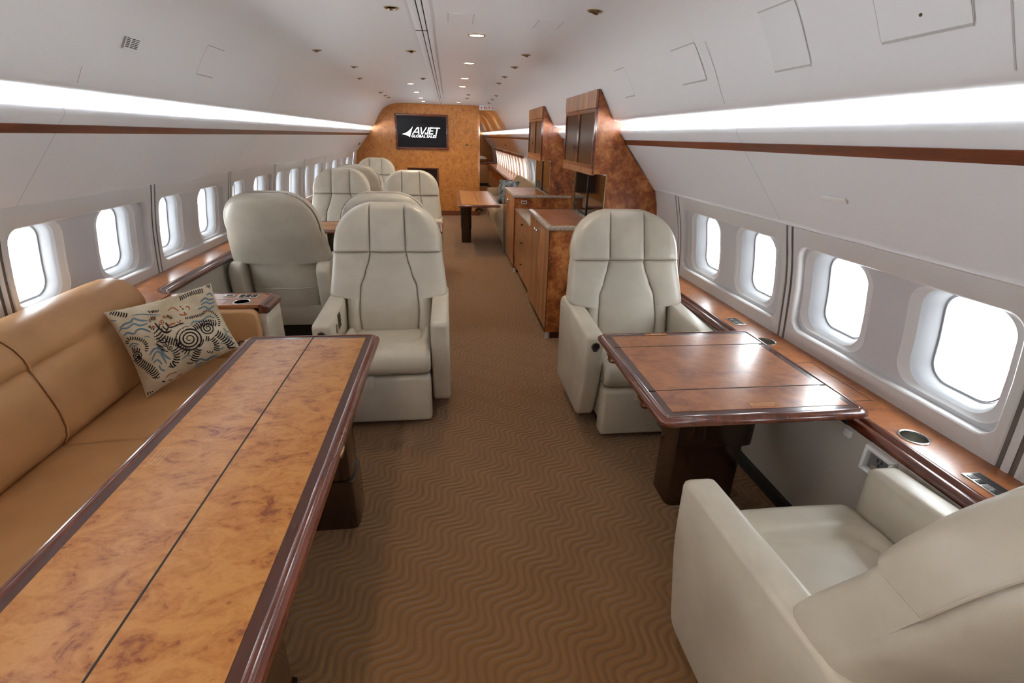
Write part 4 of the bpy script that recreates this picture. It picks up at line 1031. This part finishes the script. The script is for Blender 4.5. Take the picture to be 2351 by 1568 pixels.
blk += ribs([(1165, 930), (1135, 1020), (1110, 1090)], 46, 28, 17) + ribs([(1330, 790), (1385, 860), (1370, 960)], 36, 25, 15) + ribs([(1390, 720), (1450, 760), (1540, 850), (1555, 895)], 52, 28, 16) + ribs([(1120, 660), (1190, 610), (1280, 585), (1400, 590)], 42, 27, 17) + ribs([(1180, 840), (1220, 860)], 60, 22, 14) + ribs([(930, 860), (1000, 940), (1080, 960)], 45, 30, 15) + ribs([(1260, 790), (1310, 800)], 36, 22, 13)
blk += ribs([(150, 430), (230, 455), (330, 478)], 34, 27, 15) + ribs([(1262, 110), (1325, 130)], 36, 22, 14) + ribs([(925, 275), (1050, 215), (1200, 190)], 34, 24, 13) + ribs([(600, 1450), (680, 1440), (790, 1420)], 30, 27, 13) + ribs([(1040, 1300), (1110, 1270)], 22, 20, 12) + ribs([(1160, 1240), (1210, 1190)], 30, 20, 14) + ribs([(585, 560), (600, 520), (650, 510)], 18, 18, 13) + ribs([(780, 500), (820, 510), (840, 540)], 20, 18, 12) + ribs([(575, 620), (600, 650), (640, 665)], 14, 20, 13) + ribs([(1450, 380), (1490, 470), (1540, 560), (1575, 610)], 14, 26, 12)
blk += [stroke(p, w) for p, w in [([(800, 640), (850, 640), (930, 605), (990, 590)], 17), ([(640, 580), (680, 640), (690, 650)], 16), ([(765, 580), (800, 640), (770, 700)], 18), ([(705, 572), (725, 578)], 18), ([(760, 1310), (780, 1320), (800, 1310)], 16), ([(720, 650), (740, 700), (800, 710), (840, 670)], 16), ([(730, 620), (760, 660), (790, 665)], 14), ([(960, 405), (985, 420)], 14)]]
for c_ in ((860, 1140), (1070, 1105), (1300, 965), (1540, 900), (690, 1260), (590, 430), (640, 425)):
    for k in range(5): blk.append(stroke([(c_[0] - 30 + k * 15, c_[1] - 8 + 12 * (k % 2)), (c_[0] - 22 + k * 15, c_[1] + 8 + 12 * (k % 2))], 13, False))
crm = [stroke(p, w) for p, w in [([(930, 640), (960, 660), (940, 700), (970, 740), (930, 740)], 9), ([(985, 640), (1005, 670), (985, 710), (1000, 740)], 9), ([(570, 480), (600, 560), (640, 620), (650, 760), (660, 860)], 8), ([(560, 960), (600, 890), (720, 900), (830, 1010)], 7), ([(1100, 660), (1200, 590), (1400, 570)], 8), ([(860, 700), (900, 750), (980, 760)], 8)]]
for nm, L, mt in (('stitching', blk, 'embroidery_black'), ('stitching', blue, 'embroidery_blue'), ('stitching', rust, 'embroidery_rust'), ('stitching', crm, 'embroidery_cream')):
    o = obj(nm, join(*L), mt, pl, ang=180); 
pr, _ = pillow('throw_pillow', 'grey patterned pillow standing on the far beige sofa', (.86, 8.80, .93), (1.20, 8.62, .92), (1.00, 8.52, .545), (.80, 8.66, .53), .07, 'pillow_grey', (-.3, -.9, .1))

# ================================================================== GALLEY CABINETS
def cab_unit(y0, label):
    t = thing('galley_cabinet', label, 'cabinet', (1.2, y0, 0))
    y1 = y0 + 1.00
    CS = [(X0 + h, z) for h, z in ((1.218, 1.938), (1.27, 1.868), (1.305, 1.803), (1.335, 1.752), (1.352, 1.733), (1.40, 1.720), (1.46, 1.716), (1.49, 1.70), (1.495, 1.68), (1.455, 1.674), (1.425, 1.680), (1.405, 1.666), (1.404, 1.648), (1.444, 1.598), (1.460, 1.566), (1.713, 1.262), (1.733, 1.25), (1.765, 1.13), (1.80, .90), (1.825, .66), (1.61, .64), (1.62, .42), (1.675, .06))]
    near = [(.785, .06), (.785, .925), (1.205, .925), (1.205, 1.352), (1.092, 1.352)] + [(1.092, 1.938)] + CS
    obj('end_panel', prism(near, 'y', y0, y0 + .022), 'burl_red', t, False)
    obj('edge_trim', join(box(.781, .787, y0 - .002, y0 + .022, .06, .925), box(1.088, 1.094, y0 - .002, y0 + .022, 1.352, 1.938)), 'mahogany', t, False)
    obj('carcass', join(box(.800, 1.46, y0 + .022, y1, .10, .925), box(1.105, 1.20, y0 + .022, y1, 1.352, 1.93), prism([(1.20, 1.352), (1.48, 1.352), (1.33, 1.56), (1.27, 1.65), (1.28, 1.68), (1.20, 1.76)], 'y', y0 + .022, y1)), 'burl_red', t, False)
    obj('toe_kick', join(box(.83, 1.46, y0 + .01, y1, 0, .10)), 'mahogany_dark', t, False)
    obj('corner_foot', lathe([(.022, 0), (.022, .095), (.018, .10)], 14, (.812, y0 + .025, 0)), 'wall_vinyl', t)
    w2 = (y1 - y0 - .03) / 2
    for k in range(2):
        a = y0 + .024 + k * (w2 + .002)
        d = obj('door', box(.782, .800, a, a + w2, .085, .918, .002, 1), 'veneer_door', t, False)
        ky = a + w2 - .045 if k == 0 else a + .045
        obj('knob', lathe([(.007, 0), (.006, -.012), (.014, -.018), (.017, -.026), (.012, -.033), (.0001, -.035)], 16, (.782, ky, .845), 'x'), 'chrome', d)
    ct = obj('countertop', prism(round_poly([(.762, y0 - .018), (1.48, y0 - .018), (1.48, y1 + .01), (.762, y1 + .01)], .01, 2), 'z', .926, .958, .006), 'granite', t)
    obj('inset_panel', box(.80, 1.165, y0 + .035, y1 - .03, .957, .9605), 'burl_dark', ct, False)
    obj('inset_frame', frame_geo(.80, 1.165, 0, 1, .006, 0, .002) if False else join(box(.796, 1.169, y1 - .034, y1 - .028, .957, .962), box(1.163, 1.169, y0 + .03, y1 - .03, .957, .962)), 'bronze', ct, False)
    # niche back: smoked mirror doors
    for k in range(2):
        a = y0 + .03 + k * (w2 + .002)
        obj('mirror_door', box(1.204, 1.212, a, a + w2 - .006, .962, 1.340), 'smoked', t, False)
    obj('mirror_divider', box(1.196, 1.21, y0 + .03 + w2 - .012, y0 + .03 + w2 + .006, .962, 1.345), 'black', t, False)
    obj('mirror_edge', box(1.198, 1.204, y0 + .001, y0 + .006, .96, 1.348), 'brass', t, False)
    obj('mirror_edge', box(1.196, 1.206, y1 - .012, y1 - .002, .96, 1.348), 'brass', t, False)
    for k in range(2): obj('cabinet_light', lathe([(.012, 0), (.012, -.012), (.0001, -.014)], 12, (1.15, y0 + .2 + k * .5, 1.352)), 'chrome', t)
    # upper cabinet: header, two glazed doors, lower rail
    obj('header_panel', box(1.074, 1.105, y0 + .002, y1 + .01, 1.815, 1.936, .002, 1), 'veneer_door', t, False)
    obj('lower_rail', box(1.074, 1.105, y0 + .002, y1, 1.345, 1.392, .002, 1), 'veneer_door', t, False)
    for k in range(2):
        a = y0 + .004 + k * (w2 + .010); b = a + w2 + .006
        fz0, fz1, f_ = 1.394, 1.812, .026
        d = obj('glass_door', join(box(1.076, 1.094, a, b, fz0, fz0 + f_), box(1.076, 1.094, a, b, fz1 - f_, fz1), box(1.076, 1.094, a, a + f_, fz0 + f_, fz1 - f_), box(1.076, 1.094, b - f_, b, fz0 + f_, fz1 - f_)), 'mahogany', t, False)
        obj('glass', box(1.084, 1.088, a + f_, b - f_, fz0 + f_, fz1 - f_), 'bronze_glass', d, False)
    obj('door_pull', box(1.066, 1.076, y0 + .60, y0 + .615, 1.52, 1.55, .003), 'black', t)
    return t
u1 = cab_unit(3.87, 'tall burl galley cabinet with dark glass doors nearest the facing chair')
u2 = dup(u1, (1.2, 6.12, 0), 0, 'tall burl galley cabinet farther along, before the beige sofa')
OFF[u2.name] = (1.2, 6.12, 0)
sk = obj('outlet', box(.862, .932, 6.112, 6.12, .852, .892, .002), 'nickel', u2)
for k in (0, 1): obj('socket', box(.874 + k * .028, .892 + k * .028, 6.1105, 6.113, .862, .882), 'black', sk, False)
obj('end_gasket', box(.755, .770, 7.135, 7.17, .03, .93, .004), 'grey_plastic', u2)
t = thing('drawer_cabinet', 'low three drawer cabinet between the two tall galley cabinets', 'cabinet', (1.15, 5.5, 0))
obj('carcass', box(.815, 1.46, 4.885, 6.115, .10, .775), 'burl_red', t, False)
obj('countertop', box(.79, 1.68, 4.885, 6.115, .775, .80, .004), 'granite', t)
obj('toe_kick', box(.85, 1.46, 4.885, 6.115, 0, .10), 'mahogany_dark', t, False)
for k, (a, b) in enumerate(((.105, .365), (.372, .585), (.592, .770))):
    for q in range(1):
        d = obj('drawer', box(.798, .816, 4.89, 6.11, a, b, .002, 1), 'veneer_door', t, False)
        obj('knob', lathe([(.007, 0), (.007, -.012), (.013, -.016), (.012, -.024), (.0001, -.026)], 12, (.798, 5.45, (a + b) / 2 + .03), 'x'), 'black', d)

# ================================================================== FAR LOUNGE: beige sofa, corridor
s2 = thing('sofa', 'beige fabric sofa under the far right windows past the galley', 'sofa', (1.2, 8.7, 0))
def mir(P): return [(-x_, z_) for x_, z_ in P][::-1]
BP2 = [(1.30, .40), (1.29, .46), (1.30, .55), (1.325, .66), (1.345, .745), (1.365, .80), (1.40, .845), (1.45, .865), (1.50, .855), (1.55, .82), (1.58, .45)][::-1]
SP2 = [(.80, .18), (.765, .24), (.755, .31), (.765, .375), (.80, .415), (.86, .43), (1.0, .435), (1.2, .43), (1.33, .41)][::-1]
yy2 = [10.85, 9.65, 8.45, 7.24]
for i in range(3):
    obj('back_cushion', sofa_cushion(BP2, yy2[i + 1] + .002, yy2[i] - .002, .03), 'beige', s2, ang=50)
    obj('seat_cushion', sofa_cushion(SP2, yy2[i + 1] + .002, yy2[i] - .002, .02), 'beige', s2, ang=50)
obj('base', box(.84, 1.44, 7.24, 10.9, .0, .25), 'beige', s2)
obj('arm_panel', box(.80, 1.40, 10.86, 10.96, .04, .60, .03, 3), 'beige', s2)
obj('arm_panel', box(.775, 1.40, 7.18, 7.235, .04, .70, .012), 'beige', s2)
t = thing('corridor_ledge', 'long mahogany topped ledge under curtained windows in far corridor', 'ledge', (1.48, 14.5, .72))
obj('top', box(1.33, 1.72, 11.0, 17.9, .72, .745, .004), 'burl_dark', t, False)
obj('nosing', sweep(nosing(1.34, .746, 1), 'y', 11.0, 17.9, True), 'mahogany', t, ang=50)
obj('front_panel', box(1.36, 1.46, 11.0, 17.9, .06, .72), 'tan_vinyl', t, False)
obj('kick', box(1.345, 1.36, 11.0, 17.9, 0, .07), 'black_matte', t, False)
t = thing('cross_counter', 'tan counter crossing the end of the far corridor', 'counter', (1.1, 18.2, 0))
obj('top', box(.70, 1.58, 17.92, 18.6, .76, .79, .006), 'mahogany', t)
obj('front_panel', box(.70, 1.58, 17.97, 18.55, .06, .76), 'tan_vinyl', t, False)
obj('kick', box(.70, 1.58, 17.95, 17.97, 0, .10), 'black_matte', t, False)
def blob(name, label, cat, c, r, mat):
    g = grid(lambda u, v: (c[0] + r[0] * cos(u) * cos(v), c[1] + r[1] * sin(u) * cos(v), c[2] + r[2] * sin(v) * (1 if v > 0 else .4)), [2 * pi * i / 20 for i in range(21)], [-pi / 2 + pi * i / 10 for i in range(11)])
    return tag(obj(name, g, mat, at=c), label, cat)
blob('throw_pillow', 'cream cushion lying on the counter at the far corridor end', 'cushion', (1.05, 18.25, .88), (.28, .16, .10), 'cream')
# curtains along the corridor windows: pleated sheet per window bay
ci = 0
for k, (a, b) in enumerate(((10.95, 13.15), (13.2, 15.45), (15.5, 17.85))):
    n_ = 110
    g = grid(lambda u, v: (wall_at(WR, v) - .035 - .018 * sin(u * 2 * pi / .15) - .006 * sin(u * 2 * pi / .063), u, v), [a + (b - a) * i / n_ for i in range(n_ + 1)], [.75, .9, 1.05, 1.2, 1.245])
    t = thing('curtain', ('pleated sheer curtain over corridor windows nearest the galley', 'pleated sheer curtain over corridor windows, middle of three', 'pleated sheer curtain over corridor windows at the far end')[k], 'curtain', (1.6, (a + b) / 2, 1.2), 0, 'corridor curtains')
    obj('fabric', g, 'curtain', t, ang=180)
    obj('header', box(1.545, 1.565, a, b, 1.19, 1.245, .003), 'strip_wood', t)

# ================================================================== LIGHT
W = bpy.data.worlds.new('sky'); S.world = W; W.use_nodes = True
bg = W.node_tree.nodes['Background']; bg.inputs['Color'].default_value = (.88, .945, 1.0, 1); bg.inputs['Strength'].default_value = 6.2
bpy.context.view_layer.update()
